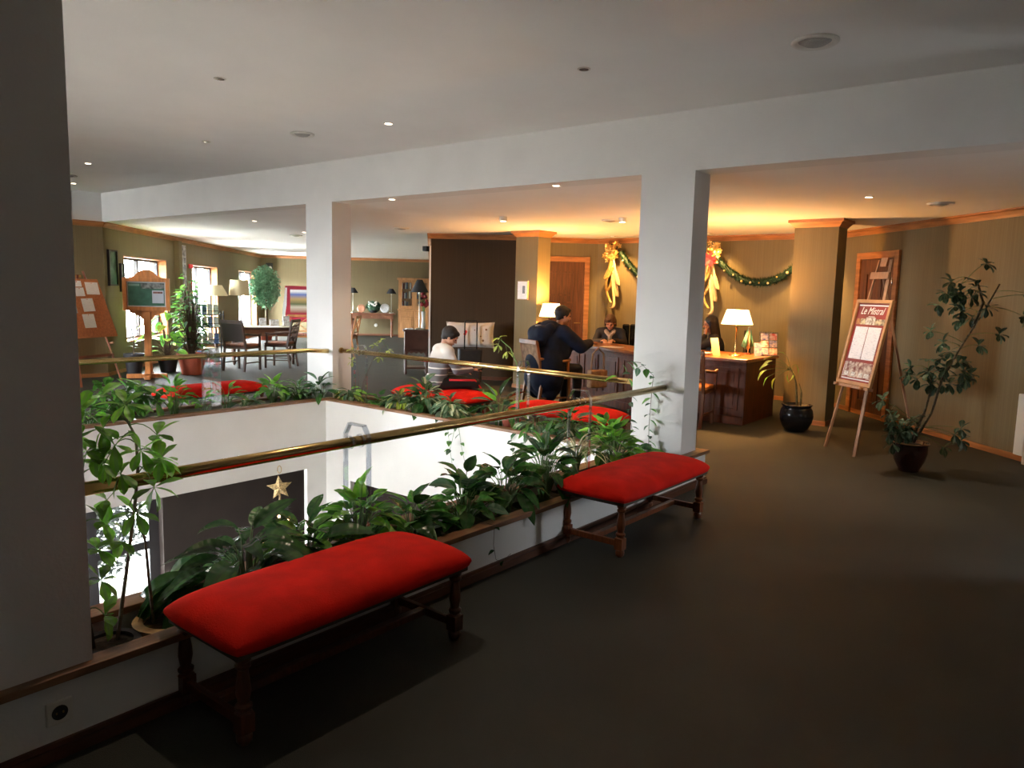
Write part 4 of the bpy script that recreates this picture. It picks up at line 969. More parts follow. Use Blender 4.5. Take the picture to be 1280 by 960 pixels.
# wall pilaster between windows
s = sL(7.98); struct(MB().box(s - 0.11, s + 0.10, -0.10, 0, 0, 2.42, M_left).build('trim_50', PAPER))
# wall clock camera thing in the far corner
e = thing('wall_speaker', 'small grey wall speaker high in the far corner of the lounge', 'speaker', (13.85, 21.05, 2.12)); MB().box(-0.09, 0.09, -0.12, 0.02, -0.16, 0.13).build('housing', BLACKM, e, bevel=0.02); MB().ell((-0.02, -0.12, -0.04), (0.07, 0.03, 0.07)).build('grille', PLW, e, smooth=True)

# ------------------------------------------------------------------ lounge furniture
def rpt(px_az, r): return None
armchair((7.60, 12.42, 0), 0.40, 'lounge armchair with solid dark back, nearest, seen from behind', DKW, STRIPEF, 'panel')
armchair((8.45, 12.48, 0), 2.2, 'lounge armchair with curved openwork back and striped seat, turned sideways', DKW, STRIPEF, 'slat')
armchair((10.35, 14.55, 0), 0.9, 'cross-backed dining chair beyond the writing desk', CHWO, STRIPEF, 'cross', arms=False)
armchair((11.7, 14.9, 0), 1.4, 'cross-backed dining chair touching the middle white column in view', CHWO, STRIPEF, 'cross', arms=False)
armchair((10.9, 13.6, 0), 2.2, 'pale-framed dining chair half hidden by the middle white column', CHWO, STRIPEF, 'cross', arms=False)
e = thing('writing_desk', 'dark wooden writing desk with leather top in the lounge', 'desk', (8.72, 13.25, 0), -0.52)
MB().box(-0.78, 0.52, -0.42, 0.42, 0.70, 0.735).build('desk_top', DKW, e, bevel=0.006)
MB().box(-0.74, 0.48, -0.38, 0.38, 0.735, 0.738).build('leather_inlay', mat('pale leather', (0.45, 0.38, 0.28), 0.4), e)
MB().box(-0.72, 0.46, -0.36, 0.36, 0.56, 0.70).build('apron', mat('lounge desk apron', (0.18, 0.075, 0.035), 0.4, 0.2, 5), e)
for x in (-0.68, 0.42):
    for y in (-0.32, 0.32): MB().lathe([(0.02, 0), (0.035, 0.05), (0.025, 0.1), (0.04, 0.2), (0.028, 0.35), (0.04, 0.5), (0.045, 0.56)], 12, (x, y, 0)).build('leg', DKW, e, auto=True)
MB().bar((-0.68, 0, 0.14), (0.42, 0, 0.14), 0.03).bar((-0.68, -0.32, 0.14), (-0.68, 0.32, 0.14), 0.03).bar((0.42, -0.32, 0.14), (0.42, 0.32, 0.14), 0.03).build('stretcher', DKW, e)
Md = Matrix.Translation((8.72, 13.25, 0)) @ Matrix.Rotation(-0.52, 4, 'Z')
CRS = MATS['cream shade']; WHB = mat('white lamp base', (0.75, 0.76, 0.78), 0.3)
e = thing('side_table', 'small round side table at the left end of the lounge writing desk', 'table', (7.78, 13.62, 0)); MB().lathe([(0.17, 0.72), (0.18, 0.73), (0.17, 0.74)], 24).build('table_top', DKW, e); MB().lathe([(0.14, 0), (0.13, 0.02), (0.025, 0.05), (0.03, 0.3), (0.02, 0.72)], 14).build('pedestal', DKW, e, auto=True)
lp = Vector((7.78, 13.62, 0.74)); table_lamp(tuple(lp), 'unlit table lamp with cream coolie shade left of the lounge writing desk', 0.59, 0.13, 0.24, 0.20, lit=False, basem=WHB, shadem=CRS, group='unlit cream lamps in the lounge')
lp = Md @ Vector((-0.56, -0.03, 0.74)); table_lamp(tuple(lp), 'unlit lamp with tall cream drum shade on the lounge writing desk', 0.60, 0.165, 0.19, 0.30, lit=False, basem=WHB, shadem=CRS, group='unlit cream lamps in the lounge')
for k, (x, y, lb) in enumerate(((-0.12, 0.05, 'white photo frame on the writing desk, left of three'), (0.10, 0.08, 'wide white photo frame on the writing desk, middle of three'), (0.33, 0.02, 'tall silver photo frame at the right end of the writing desk'))):
    lc = Md @ Vector((x, y, 0.74)); board_stand('framed_photo', lb, 'photo frame', tuple(lc), -0.35, (0.13, 0.18, 0.13)[k], (0.16, 0.13, 0.20)[k], mat('framed photo %d' % k, (0.75, 0.78, 0.8), 0.3, color2=(0.35, 0.33, 0.3), var=0.1, scale=22), 0.2, 0.012)
tag(put(MB().box(-0.15, 0.15, -0.1, 0.1, 0, 0.003).build('paper_sheet', PAPERW), tuple(Md @ Vector((0.0, -0.25, 0.7385))), -0.5), 'white paper lying on the front edge of the lounge writing desk', 'paper')
# brochure rack
e = thing('brochure_rack', 'black wire brochure rack full of leaflets between the terracotta pot and the writing desk', 'rack', (7.35, 13.2, 0), -0.65)
for x in (-0.28, 0.28):
    for y in (-0.2, 0.2): MB().tube([(x, y, 0), (x, y, 1.05)], 0.012, 6).build('post', BLACKM, e)
for k, z in enumerate((0.12, 0.45, 0.75, 0.98)):
    MB().box(-0.28, 0.28, -0.2, 0.2, z, z + 0.012).bar((-0.28, -0.2, z + 0.08), (0.28, -0.2, z + 0.08), 0.01).build('shelf', BLACKM, e)
    for j in range(5):
        MB().box(-0.25 + j * 0.1, -0.17 + j * 0.1, -0.15, -0.11, z + 0.013, z + 0.2, Matrix.Rotation(0.0, 4, 'X')).build('leaflet', mat('rack leaflet %d' % ((j + k) % 4), ((0.75, 0.75, 0.78), (0.15, 0.25, 0.5), (0.7, 0.72, 0.7), (0.5, 0.55, 0.45))[(j + k) % 4], 0.4, 0.4, 30), e)
# red framed poster and table beyond the column
e = thing('display_poster', 'red-bordered display poster with a landscape, left of the middle column', 'poster', (12.95, 17.9, 0), math.atan2(17.9, 12.95) - PI / 2 + 0.15)
MB().bar((-0.45, 0, 0), (-0.45, 0, 1.55), 0.03).bar((0.45, 0, 0), (0.45, 0, 1.55), 0.03).build('post', CHROME, e)
MB().box(-0.55, 0.55, -0.02, 0.0, 0.55, 1.55).build('red_panel', mat('crimson panel', (0.35, 0.015, 0.04), 0.5), e)
MB().box(-0.42, 0.5, -0.026, -0.02, 0.80, 1.45).build('landscape_photo', bands('landscape print', [(0, (0.25, 0.05, 0.04)), (0.25, (0.5, 0.45, 0.35)), (0.38, (0.10, 0.12, 0.05)), (0.6, (0.45, 0.30, 0.12)), (0.8, (0.10, 0.16, 0.45)), (0.92, (0.8, 0.8, 0.82))], 'Z', lo=0.8, hi=1.45, const=False), e)
MB().add([(-0.55, -0.03, 1.50), (-0.62, -0.05, 1.0), (-0.66, -0.06, 0.55), (-0.60, -0.03, 0.55), (-0.52, -0.022, 1.0), (-0.50, -0.021, 1.50)], [(0, 1, 4, 5), (1, 2, 3, 4)]).build('white_ribbon', PAPERW, e)

# console table against the far wall
cx, cy = 15.95, 18.56; rz = -PI / 4
e = thing('console_table', 'long brown console table with turned legs against the far wall', 'table', (cx, cy, 0), rz)
CW = mat('console wood', (0.22, 0.09, 0.05), 0.4, 0.2, 6)
MB().box(-0.72, 0.72, -0.22, 0.22, 0.72, 0.76).build('table_top', CW, e, bevel=0.006)
MB().box(-0.66, 0.66, -0.18, 0.2, 0.58, 0.72).build('apron', CW, e)
for k in range(3): o = MB().box(-0.62 + k * 0.42, -0.22 + k * 0.42, -0.192, -0.18, 0.60, 0.70).build('drawer', CW, e, bevel=0.003); MB().ell((-0.42 + k * 0.42, -0.20, 0.65), 0.012, nu=8, nv=6).build('knob', BRASSD, o, smooth=True)
for x in (-0.62, 0.62):
    for y in (-0.15, 0.17): MB().lathe([(0.03, 0.0), (0.035, 0.10), (0.02, 0.12), (0.034, 0.2), (0.022, 0.35), (0.034, 0.45), (0.02, 0.5), (0.035, 0.52), (0.035, 0.58)], 12, (x, y, 0)).build('leg', CW, e, auto=True)
MB().bar((-0.62, -0.15, 0.09), (0.62, -0.15, 0.09), 0.03).bar((-0.62, -0.15, 0.09), (-0.62, 0.17, 0.09), 0.03).bar((0.62, -0.15, 0.09), (0.62, 0.17, 0.09), 0.03).build('stretcher', CW, e)
Mc = Matrix.Translation((cx, cy, 0)) @ Matrix.Rotation(rz, 4, 'Z')
BS = MATS['black shade']
for x, lb in ((-0.60, 'black-shaded lamp on the left end of the far console table'), (0.60, 'black-shaded lamp on the right end of the far console table')):
    table_lamp(tuple(Mc @ Vector((x, 0.02, 0.76))), lb, 0.62, 0.06, 0.16, 0.16, lit=False, basem=mat('silver lamp base', (0.55, 0.52, 0.45), 0.3, metal=0.8), shadem=BS, group='black-shaded lamps')
def plate(loc, r, label, m_, rzz):
    e = thing('plate', label, 'plate', loc, rzz)
    R = Matrix.Rotation(PI / 2 - 0.2, 3, 'X')
    MB().lathe([(0.001, 0.0), (r * 0.6, 0.002), (r, 0.02), (r, 0.026), (r * 0.6, 0.01), (0.001, 0.008)], 28, (0, 0, r), R).build('dish', m_, e, smooth=True)
    MB().bar((-0.05, 0.03, 0.0), (-0.05, 0.06, 0.12), 0.01).bar((0.05, 0.03, 0.0), (0.05, 0.06, 0.12), 0.01).bar((-0.05, -0.03, 0.005), (-0.05, 0.09, 0.005), 0.01).bar((0.05, -0.03, 0.005), (0.05, 0.09, 0.005), 0.01).build('plate_stand', BLACKM, e)
plate(tuple(Mc @ Vector((-0.34, 0.0, 0.76))), 0.13, 'copper-coloured plate on a stand on the far console table', mat('copper plate', (0.65, 0.32, 0.2), 0.25, 0.2, 12, metal=0.4), rz)
plate(tuple(Mc @ Vector((0.40, 0.0, 0.76))), 0.15, 'white patterned plate on a stand on the far console table', mat('white patterned plate', (0.7, 0.72, 0.75), 0.25, 0.25, 30), rz)
e = thing('flower_arrangement', 'round dark plant arrangement with white flowers in the middle of the far console table', 'flower arrangement', tuple(Mc @ Vector((0.04, 0.04, 0.76))), rz)
MB().lathe([(0.08, 0), (0.11, 0.02), (0.13, 0.08), (0.12, 0.09)], 18).build('bowl', BLACKM, e, auto=True)
mb = MB()
for k in range(420):
    d = Vector((RND.gauss(0, 1), RND.gauss(0, 0.6), abs(RND.gauss(0, 1)))).normalized(); p = Vector((0, 0, 0.14)) + Vector((d.x * 0.24, d.y * 0.13, d.z * 0.22)) * RND.uniform(0.6, 1); w = d.cross(Vector((RND.random(), 1, RND.random()))).normalized() * 0.015
    mb.add([p - w, p + w, p + d * 0.05], [(0, 1, 2)])
mb.ell((0, 0, 0.16), (0.2, 0.11, 0.16)); mb.build('foliage', LG, e, kind='stuff')
for k in range(12): MB().ell((-0.13 + 0.045 * (k % 6) + RND.uniform(-0.01, 0.01), -0.12, 0.27 + 0.04 * math.sin(k * 1.3) + 0.035 * (k // 6)), 0.03, nu=8, nv=6).build('white_flower', PLW, e, smooth=True)
e = thing('wall_socket', 'white round socket box on the far wall under the console table', 'socket', tuple(Mc @ Vector((0.1, 0.27, 0.36))), rz); MB().lathe([(0.055, 0), (0.055, 0.03), (0.04, 0.04)], 16, (0, 0, 0), Matrix.Rotation(PI / 2, 3, 'X')).build('socket_box', PLW, e)

# glazed bookcase
bx_, by_ = 16.93, 17.66
e = thing('bookcase', 'tall honey-coloured bookcase with glazed upper doors on the far wall', 'bookcase', (bx_, by_, 0), rz)
HON = mat('honey pine', (0.40, 0.19, 0.075), 0.4, 0.2, 5, stretch=(5, 5, 0.8))
MB().box(-0.5, 0.5, -0.22, 0.2, 0, 0.86).build('base_cabinet', HON, e); MB().box(-0.53, 0.53, -0.25, 0.2, 0.86, 0.90).build('worktop', HON, e, bevel=0.006)
MB().box(-0.5, -0.46, -0.12, 0.2, 0.9, 1.82).box(0.46, 0.5, -0.12, 0.2, 0.9, 1.82).box(-0.46, 0.46, 0.17, 0.2, 0.9, 1.82).box(-0.46, 0.46, -0.12, 0.17, 0.9, 0.94).build('upper_case', HON, e)
MB().box(-0.54, 0.54, -0.17, 0.2, 1.82, 1.89).build('cornice', HON, e, bevel=0.01)
for z in (1.22, 1.52): MB().box(-0.46, 0.46, -0.08, 0.17, z, z + 0.02).build('shelf', HON, e)
for s in (-1, 1):
    x0, x1 = (-0.46, -0.005) if s < 0 else (0.005, 0.46)
    o = MB().box(x0, x0 + 0.07, -0.14, -0.12, 0.94, 1.82).box(x1 - 0.07, x1, -0.14, -0.12, 0.94, 1.82).box(x0 + 0.07, x1 - 0.07, -0.14, -0.12, 0.94, 1.01).box(x0 + 0.07, x1 - 0.07, -0.14, -0.12, 1.75, 1.82).build('glazed_door', HON, e)
    MB().box(x0 + 0.07, x1 - 0.07, -0.133, -0.129, 1.01, 1.75).build('pane', GLASS, o)
    o = MB().box(x0 + 0.02, x1 - 0.02, -0.235, -0.22, 0.06, 0.66).box(x0 + 0.08, x1 - 0.08, -0.245, -0.235, 0.14, 0.58).build('door', HON, e, bevel=0.004)
    MB().ell((x1 - 0.05 if s < 0 else x0 + 0.05, -0.25, 0.4), 0.012, nu=8, nv=6).build('knob', BRASSD, o)
    o = MB().box(x0 + 0.02, x1 - 0.02, -0.235, -0.22, 0.69, 0.84).build('drawer', HON, e, bevel=0.004); MB().ell(((x0 + x1) / 2, -0.245, 0.765), 0.012, nu=8, nv=6).build('knob', BRASSD, o)
Mb = Matrix.Translation((bx_, by_, 0)) @ Matrix.Rotation(rz, 4, 'Z')
bk_cols = [(0.5, 0.5, 0.48), (0.25, 0.05, 0.04), (0.55, 0.53, 0.5), (0.08, 0.1, 0.16), (0.3, 0.2, 0.12), (0.6, 0.58, 0.55), (0.12, 0.04, 0.04)]
for sh, z in (('top', 1.54), ('middle', 1.24), ('bottom', 0.94)):
    x = -0.42; n = 0
    while x < 0.38 and n < (12 if sh != 'bottom' else 5):
        w = RND.uniform(0.03, 0.05); h = RND.uniform(0.17, 0.23)
        if not (-0.04 < x < 0.02):
            b = MB().box(-w / 2, w / 2, -0.07, 0.07, 0, h).build('book', mat('book cover %d' % (n % 7), bk_cols[n % 7], 0.6)); b.location = Mb @ Vector((x + w / 2, 0.04, z)); b.rotation_euler = (0, RND.choice((0, 0, 0.08)), rz)
            tag(b, '%s upright book, %s from the left on the %s shelf of the honey-coloured bookcase' % (('pale grey', 'dark red', 'cream', 'navy', 'brown', 'white', 'maroon')[n % 7], ('first', 'second', 'third', 'fourth', 'fifth', 'sixth', 'seventh', 'eighth', 'ninth', 'tenth', 'eleventh', 'twelfth')[n], sh), 'book', 'books on the %s shelf of the bookcase' % sh)
        x += w + 0.012; n += 1

# dark side cabinet, its lamp, vase and flowers, at the end of the shaded brown wall
scx, scy = 9.68, 10.05
e = thing('side_cabinet', 'small dark carved cabinet with lower shelf at the end of the shaded brown wall', 'cabinet', (scx, scy, 0), -0.72)
DW2 = mat('dark carved wood', (0.06, 0.022, 0.014), 0.4, 0.3, 6)
MB().box(-0.21, 0.21, -0.2, 0.2, 0.44, 0.78).build('body', DW2, e); MB().box(-0.235, 0.235, -0.22, 0.2, 0.78, 0.81).build('top', DW2, e, bevel=0.005)
MB().prism([(-0.21, 0.46), (-0.21, 0.36), (-0.17, 0.36), (-0.13, 0.41), (-0.09, 0.38), (-0.04, 0.41), (0, 0.38), (0.04, 0.41), (0.09, 0.38), (0.13, 0.41), (0.17, 0.36), (0.21, 0.36), (0.21, 0.46)], 0.18, 0.20, RX).build('scalloped_apron', DW2, e)
for x in (-0.19, 0.19):
    for y in (-0.18, 0.17): MB().lathe([(0.02, 0), (0.028, 0.03), (0.02, 0.06), (0.026, 0.12), (0.02, 0.14), (0.026, 0.25), (0.018, 0.33), (0.026, 0.36), (0.026, 0.44)], 10, (x, y, 0)).build('leg', DW2, e, auto=True)
MB().box(-0.2, 0.2, -0.19, 0.18, 0.10, 0.13).build('lower_shelf', DW2, e)
Ms = Matrix.Translation((scx, scy, 0)) @ Matrix.Rotation(-0.72, 4, 'Z')
table_lamp(tuple(Ms @ Vector((0.06, 0.0, 0.81))), 'tall lamp with black coolie shade on the dark carved cabinet', 0.68, 0.05, 0.165, 0.23, lit=False, basem=mat('silver lamp base', (0.5, 0.5, 0.5), 0.3), shadem=BS, group='black-shaded lamps')
e = thing('magazine_pile', 'small pile of leaflets on the left of the dark carved cabinet', 'leaflets', tuple(Ms @ Vector((-0.13, -0.08, 0.811))), -0.6)
for k in range(4): MB().box(-0.07 + 0.005 * k, 0.07, -0.09, 0.09 - 0.005 * k, k * 0.006, k * 0.006 + 0.005).build('magazine', PAPERW if k % 2 else BLACKM, e)
e = thing('flower_vase', 'slim white vase with dark red flowers behind the lamp on the dark cabinet', 'vase', tuple(Ms @ Vector((0.14, 0.12, 0.811))))
MB().lathe([(0.035, 0), (0.04, 0.05), (0.03, 0.2), (0.042, 0.33), (0.038, 0.33)], 16).build('vase_body', mat('milky glass', (0.6, 0.62, 0.6), 0.2), e, smooth=True)
for k in range(14):
    a = RND.uniform(0, 6.28); p = Vector((0.10 * math.cos(a) * RND.random(), 0.10 * math.sin(a) * RND.random(), RND.uniform(0.42, 0.75)))
    MB().tube([(0, 0, 0.3), p], 0.003, 5).build('flower_stem', STEM, e); MB().ell(p, RND.uniform(0.025, 0.045), nu=8, nv=6).build('flower', mat('dark red petals', (0.25, 0.015, 0.02), 0.6) if k % 3 else mat('black seed head', (0.03, 0.015, 0.012), 0.8), e, smooth=True)
# coat hook strip / door edge on the end of the shaded brown wall
M, L = frame_of(P[3], P[4])
struct(MB().box(L - 0.02, L + 0.02, -0.03, 0.0, 0.0, 2.3, M).build('trim_51', WHITE))
e = thing('door_closer', 'small dark metal bracket high on the end of the shaded brown wall', 'bracket', M @ Vector((L - 0.7, -0.05, 2.28))); MB().box(-0.1, 0.1, -0.05, 0.05, -0.05, 0.04).build('housing', BLACKM, e)

# ------------------------------------------------------------------ suitcase and pillow
scl = Vector((9.20, 8.28, 0)); az = math.atan2(8.28, 9.20)
e = thing('suitcase', 'upright black trolley suitcase with its handle pulled out in front of the shaded brown wall', 'suitcase', scl, az - PI / 2 + 0.12)
CL = mat('black suitcase cloth', (0.008, 0.008, 0.01), 0.7, 0.3, 20, 0.3)
MB().box(-0.19, 0.19, -0.12, 0.13, 0.04, 0.60).build('body', CL, e, bevel=0.03)
MB().box(-0.15, 0.15, -0.15, -0.12, 0.10, 0.42).build('front_pocket', CL, e, bevel=0.015)
MB().tube([(-0.10, -0.09, 0.58), (-0.10, -0.09, 1.04), (-0.085, -0.09, 1.06), (0.085, -0.09, 1.06), (0.10, -0.09, 1.04), (0.10, -0.09, 0.58)], 0.011, 8).build('pull_handle', BLACK, e)
for s in (-1, 1): MB().lathe([(0.035, -0.012), (0.035, 0.012)], 14, (s * 0.14, 0.08, 0.035), Matrix.Rotation(PI / 2, 3, 'Y')).build('wheel', BLACKM, e)
e = thing('pillow', 'white patterned pillow lying on the black suitcase behind its handle', 'pillow', tuple(scl + Vector((0.03, 0.02, 0.605))), az - PI / 2 + 0.10)
nx, ny = 20, 12; top = []; bot = []
for j in range(ny + 1):
    for i in range(nx + 1):
        u = -1 + 2 * i / nx; v = -1 + 2 * j / ny; th = 0.085 * (max(0, 1 - u ** 4) * max(0, 1 - v ** 4)) ** 0.5
        sx_ = 0.40 * u * (1 - 0.06 * (1 - v * v)) ; sz = 0.215 + 0.215 * v * (1 - 0.08 * (1 - u * u))
        top.append((sx_, -th, sz)); bot.append((sx_, th, sz))
mb = MB(); mb.v = top + bot; N = len(top)
for j in range(ny):
    for i in range(nx):
        a = j * (nx + 1) + i; b = a + 1; c = b + nx + 1; d = a + nx + 1
        mb.f += [(a, b, c, d), (N + a, N + d, N + c, N + b)]
po = mb.build('pillow_case', mat('white pillow cloth', (0.70, 0.68, 0.66), 0.85, 0.06, 12, 0.4), e, smooth=True)
for (x, z, r, m_) in ((-0.09, 0.27, 0.028, PR), (-0.10, 0.235, 0.024, PR), (0.20, 0.13, 0.02, mat('brown motif', (0.25, 0.15, 0.08), 0.8)), (0.16, 0.20, 0.012, MATS['brown motif']), (-0.22, 0.17, 0.015, MATS['brown motif']), (0.25, 0.31, 0.018, MATS['brown motif']), (0.06, 0.30, 0.010, MATS['brown motif'])):
    th = 0.085 * ((1 - (x / 0.4) ** 4) * (1 - ((z - 0.215) / 0.215) ** 4)) ** 0.5
    MB().ell((x, -th - 0.001, z), (r, 0.004, r), nu=8, nv=6).build('printed_motif', m_, e)

# ------------------------------------------------------------------ christmas tree on the lower floor
e = thing('christmas_tree', 'christmas tree on the lower floor with gold star top and small warm lights', 'christmas tree', (3.36, 5.0, -3.05))
MB().tube([(0, 0, 0), (0, 0, 2.9)], [0.05, 0.01], 8).build('trunk', BARK, e)
mb = MB()
for i in range(5200):
    z = 0.4 + 2.5 * RND.random() ** 1.1; R_ = (2.95 - z) * 0.36; a = RND.uniform(0, 2 * PI); r = R_ * RND.uniform(0.35, 1)
    p = Vector((r * math.cos(a), r * math.sin(a), z - 0.1 * r)); d = Vector((math.cos(a + RND.uniform(-0.8, 0.8)), math.sin(a + RND.uniform(-0.8, 0.8)), RND.uniform(-0.4, 0.5))).normalized(); w = d.cross(Vector((0, 0, 1))).normalized() * 0.012
    mb.add([p - w, p + w, p + d * 0.075], [(0, 1, 2)])
mb.build('needles', FIR, e, kind='stuff')
BUL = mat('fairy light', (1, 0.7, 0.5), 0.4, emit=(1.0, 0.55, 0.28), estr=14)
for i in range(46):
    z = 2.82 - 1.5 * (i / 46); R_ = (2.95 - z) * 0.36 + 0.01; a = -2.3 + 2.1 * math.sin(i * 2.4)
    MB().ell((R_ * math.cos(a), R_ * math.sin(a), z - 0.1 * R_), 0.011, nu=8, nv=6).build('fairy_light', BUL, e)
a0 = math.atan2(5, 3.36); SX = Vector((math.sin(a0), -math.cos(a0), 0)); mb = MB(); pts = []
for k in range(10):
    r = 0.10 if k % 2 == 0 else 0.045; t = PI / 2 + PI * k / 5 + 0.1; pts.append(SX * (r * math.cos(t)) + Vector((0, 0, 3.03 + r * math.sin(t))))
F = Vector((math.cos(a0), math.sin(a0), 0)) * 0.02; c = Vector((0, 0, 3.03))
mb.add([p for p in pts] + [c - F, c + F], [(k, (k + 1) % 10, 10) for k in range(10)] + [((k + 1) % 10, k, 11) for k in range(10)])
STG = mat('woven gold wire', (0.62, 0.45, 0.22), 0.45, 0.5, 90, 0.8, metal=0.5); mb.build('star', STG, e)
MB().tube([c + Vector((0, 0, 0.115)) + SX * (0.015 * math.sin(t)) + Vector((0, 0, 0.03 - 0.03 * math.cos(t))) for t in [2 * PI * k / 10 for k in range(11)]], 0.003, 6).build('star_loop', STG, e)
MB().tube([(0, 0, 2.85), (0, 0, 2.98)], 0.008, 6).build('star_pin', STG, e)
# ------------------------------------------------------------------ plants
def leafmesh(name, L, Wd, shape, droop, fold, m_, seg=7):
    vs = []; fs = []
    for i in range(seg + 1):
        t = i / seg
        if shape == 'ovate': w = math.sin(PI * min(1, t ** 0.75)) ** 0.85
        elif shape == 'heart': w = (1 - t) ** 0.65 * min(1, (t + 0.05) * 9) * 1.05
        elif shape == 'lance': w = math.sin(PI * t ** 0.85) ** 0.75
        elif shape == 'obov': w = math.sin(PI * t ** 1.5) ** 0.8
        else: w = min(1, t * 8 + 0.4) * (1 - t) ** 0.4
        w = max(w, 0.02) * Wd / 2
        a = droop * t; y = L * (math.sin(a) / droop if droop > 1e-3 else t); z = -L * ((1 - math.cos(a)) / droop if droop > 1e-3 else 0)
        for k, c in enumerate((-1, -0.5, 0, 0.5, 1)):
            vs.append((c * w, y, z + fold * abs(c) * w + 0.012 * math.sin(t * 14 + c * 2) * abs(c) * Wd * 2))
    for i in range(seg):
        for k in range(4): a = i * 5 + k; fs.append((a, a + 1, a + 6, a + 5))
    me = bpy.data.meshes.new(name); me.from_pydata(vs, [], fs); me.materials.append(m_)
    for p in me.polygons: p.use_smooth = True
    return me
LFM = {}
def LF(kind, L, Wd, droop, m_, fold=0.25):
    key = (kind, L, Wd, droop, m_.name)
    if key not in LFM: LFM[key] = leafmesh('leaf', L, Wd, kind, droop, fold, m_)
    return LFM[key]
def add_leaf(root, me, p, d, roll=0.0, sc=1.0):
    d = Vector(d).normalized(); up = Vector((0, 0, 1)); x = d.cross(up)
    if x.length < 0.08: x = d.cross(Vector((0.3, 1, 0)))
    x.normalize(); z = x.cross(d)
    M = Matrix(((x.x, d.x, z.x, p[0]), (x.y, d.y, z.y, p[1]), (x.z, d.z, z.z, p[2]), (0, 0, 0, 1))) @ Matrix.Rotation(roll, 4, 'Y') @ Matrix.Scale(sc, 4)
    o = bpy.data.objects.new('leaf', me); COL.objects.link(o); o.parent = root; o.matrix_local = M; return o
def stems(root, paths, r0, r1, m_, name='stem', n=6):
    mb = MB()
    for p in paths: mb.tube(p, [r0 + (r1 - r0) * i / (len(p) - 1) for i in range(len(p))], n)
    return mb.build(name, m_, root, smooth=True, kind='stuff' if len(paths) > 1 else None)
def bez(a, b, c, n=6):
    a, b, c = Vector(a), Vector(b), Vector(c)
    return [a * (1 - t) ** 2 + b * 2 * t * (1 - t) + c * t * t for t in [i / n for i in range(n + 1)]]
def rosette(label, loc, n, rx, ry, h, leaves, seed, hmin=0.3, base=0.03, sm=None, sc=(0.75, 1.1), out=0.4, cat='plant', down=0.1, bias=(0, 0), group=None, name='leafy_plant', root=None):
    R = random.Random(seed)
    e = root or thing(name, label, cat, loc, 0, group); ps = []
    for i in range(n):
        az = i * 2.39996 + R.uniform(-0.3, 0.3); q = math.sqrt((i + 0.6) / n)
        hh = h * (hmin + (1 - hmin) * (1 - q * 0.75) * R.uniform(0.7, 1.05))
        tx, ty = rx * q * math.cos(az) + bias[0], ry * q * math.sin(az) + bias[1]
        b = (base * math.cos(az), base * math.sin(az), 0)
        tip = Vector((tx * 0.62, ty * 0.62, hh))
        ps.append(bez(b, (tx * 0.15, ty * 0.15, hh * 0.8), tip, 4))
        d = Vector((tx * out + 0.3 * math.cos(az) * rx, ty * out + 0.3 * math.sin(az) * ry, (1 - q) * h * 0.55 - down * h + R.uniform(-0.1, 0.1) * h))
        add_leaf(e, R.choice(leaves), tip, d, R.uniform(-0.5, 0.5), R.uniform(*sc))
    stems(e, ps, 0.0035, 0.002, sm or STEM)
    return e
def whorl(e, R, c, d, n, me, sc, spread=1.15):
    d = Vector(d).normalized(); x = d.cross(Vector((0.2, 0.1, 1))).normalized(); y = d.cross(x)
    for k in range(n):
        a = 2 * PI * k / n + R.uniform(-0.15, 0.15); v = (x * math.cos(a) + y * math.sin(a)) * spread + d * 0.35 + Vector((0, 0, -0.15))
        add_leaf(e, me, c, v, R.uniform(-0.2, 0.2), sc * R.uniform(0.8, 1.1))
def schefflera(label, loc, trunks, hubs, me, seed, bark=None, r=0.008, n=7, sc=1.0, name='umbrella_plant', pet=STEM, root=None):
    """trunks: list of point lists; hubs: (trunk index, fraction, hub offset)"""
    R = random.Random(seed); e = root or thing(name, label, 'plant', loc)
    for t in trunks: MB().tube([Vector(p) for p in t], [r * (1 - 0.5 * i / (len(t) - 1)) for i in range(len(t))], 8).build('trunk', bark or BARKG, e, smooth=True)
    ps = []
    for (ti, f, off) in hubs:
        t = trunks[ti]; x = f * (len(t) - 1); k = min(int(x), len(t) - 2); p = Vector(t[k]).lerp(Vector(t[k + 1]), x - k); c = p + Vector(off)
        ps.append(bez(p, p + Vector(off) * 0.5 + Vector((0, 0, 0.04)), c, 4)); whorl(e, R, c, Vector(off) + Vector((0, 0, 0.03)), n, me, sc)
    if ps: stems(e, ps, 0.0025, 0.0015, pet, 'petiole')
    return e
def vine(e, pts, leaves, step, R, sc=1.0, m_=STEM, r=0.0025):
    pts = [Vector(p) for p in pts]; stems(e, [pts], r, r * 0.6, m_, 'vine_stem')
    acc = 0
    for i in range(len(pts) - 1):
        seg = (pts[i + 1] - pts[i]); L = seg.length; d0 = seg.normalized(); s = 0
        while s + (step - acc) < L:
            s += step - acc; acc = 0; p = pts[i] + d0 * s
            side = d0.cross(Vector((R.uniform(-1, 1), R.uniform(-1, 1), R.uniform(-1, 1)))).normalized()
            add_leaf(e, R.choice(leaves), p, side + Vector((0, 0, -0.35)), R.uniform(-0.5, 0.5), sc * R.uniform(0.7, 1.1))
        acc += L - s
Z = 0.19
lilyD = [LF('lance', 0.25, 0.085, 1.1, LD), LF('lance', 0.22, 0.075, 0.7, LD), LF('lance', 0.27, 0.09, 1.5, LD)]
broadD = [LF('ovate', 0.17, 0.10, 0.8, LD), LF('ovate', 0.14, 0.085, 0.5, LD), LF('heart', 0.15, 0.11, 0.7, LM)]
broadM = [LF('heart', 0.13, 0.10, 0.6, LM), LF('ovate', 0.12, 0.07, 0.6, LM), LF('heart', 0.11, 0.09, 0.8, LD)]
broadB = [LF('heart', 0.12, 0.095, 0.5, LB), LF('ovate', 0.11, 0.06, 0.5, LB), LF('heart', 0.10, 0.08, 0.9, LM)]
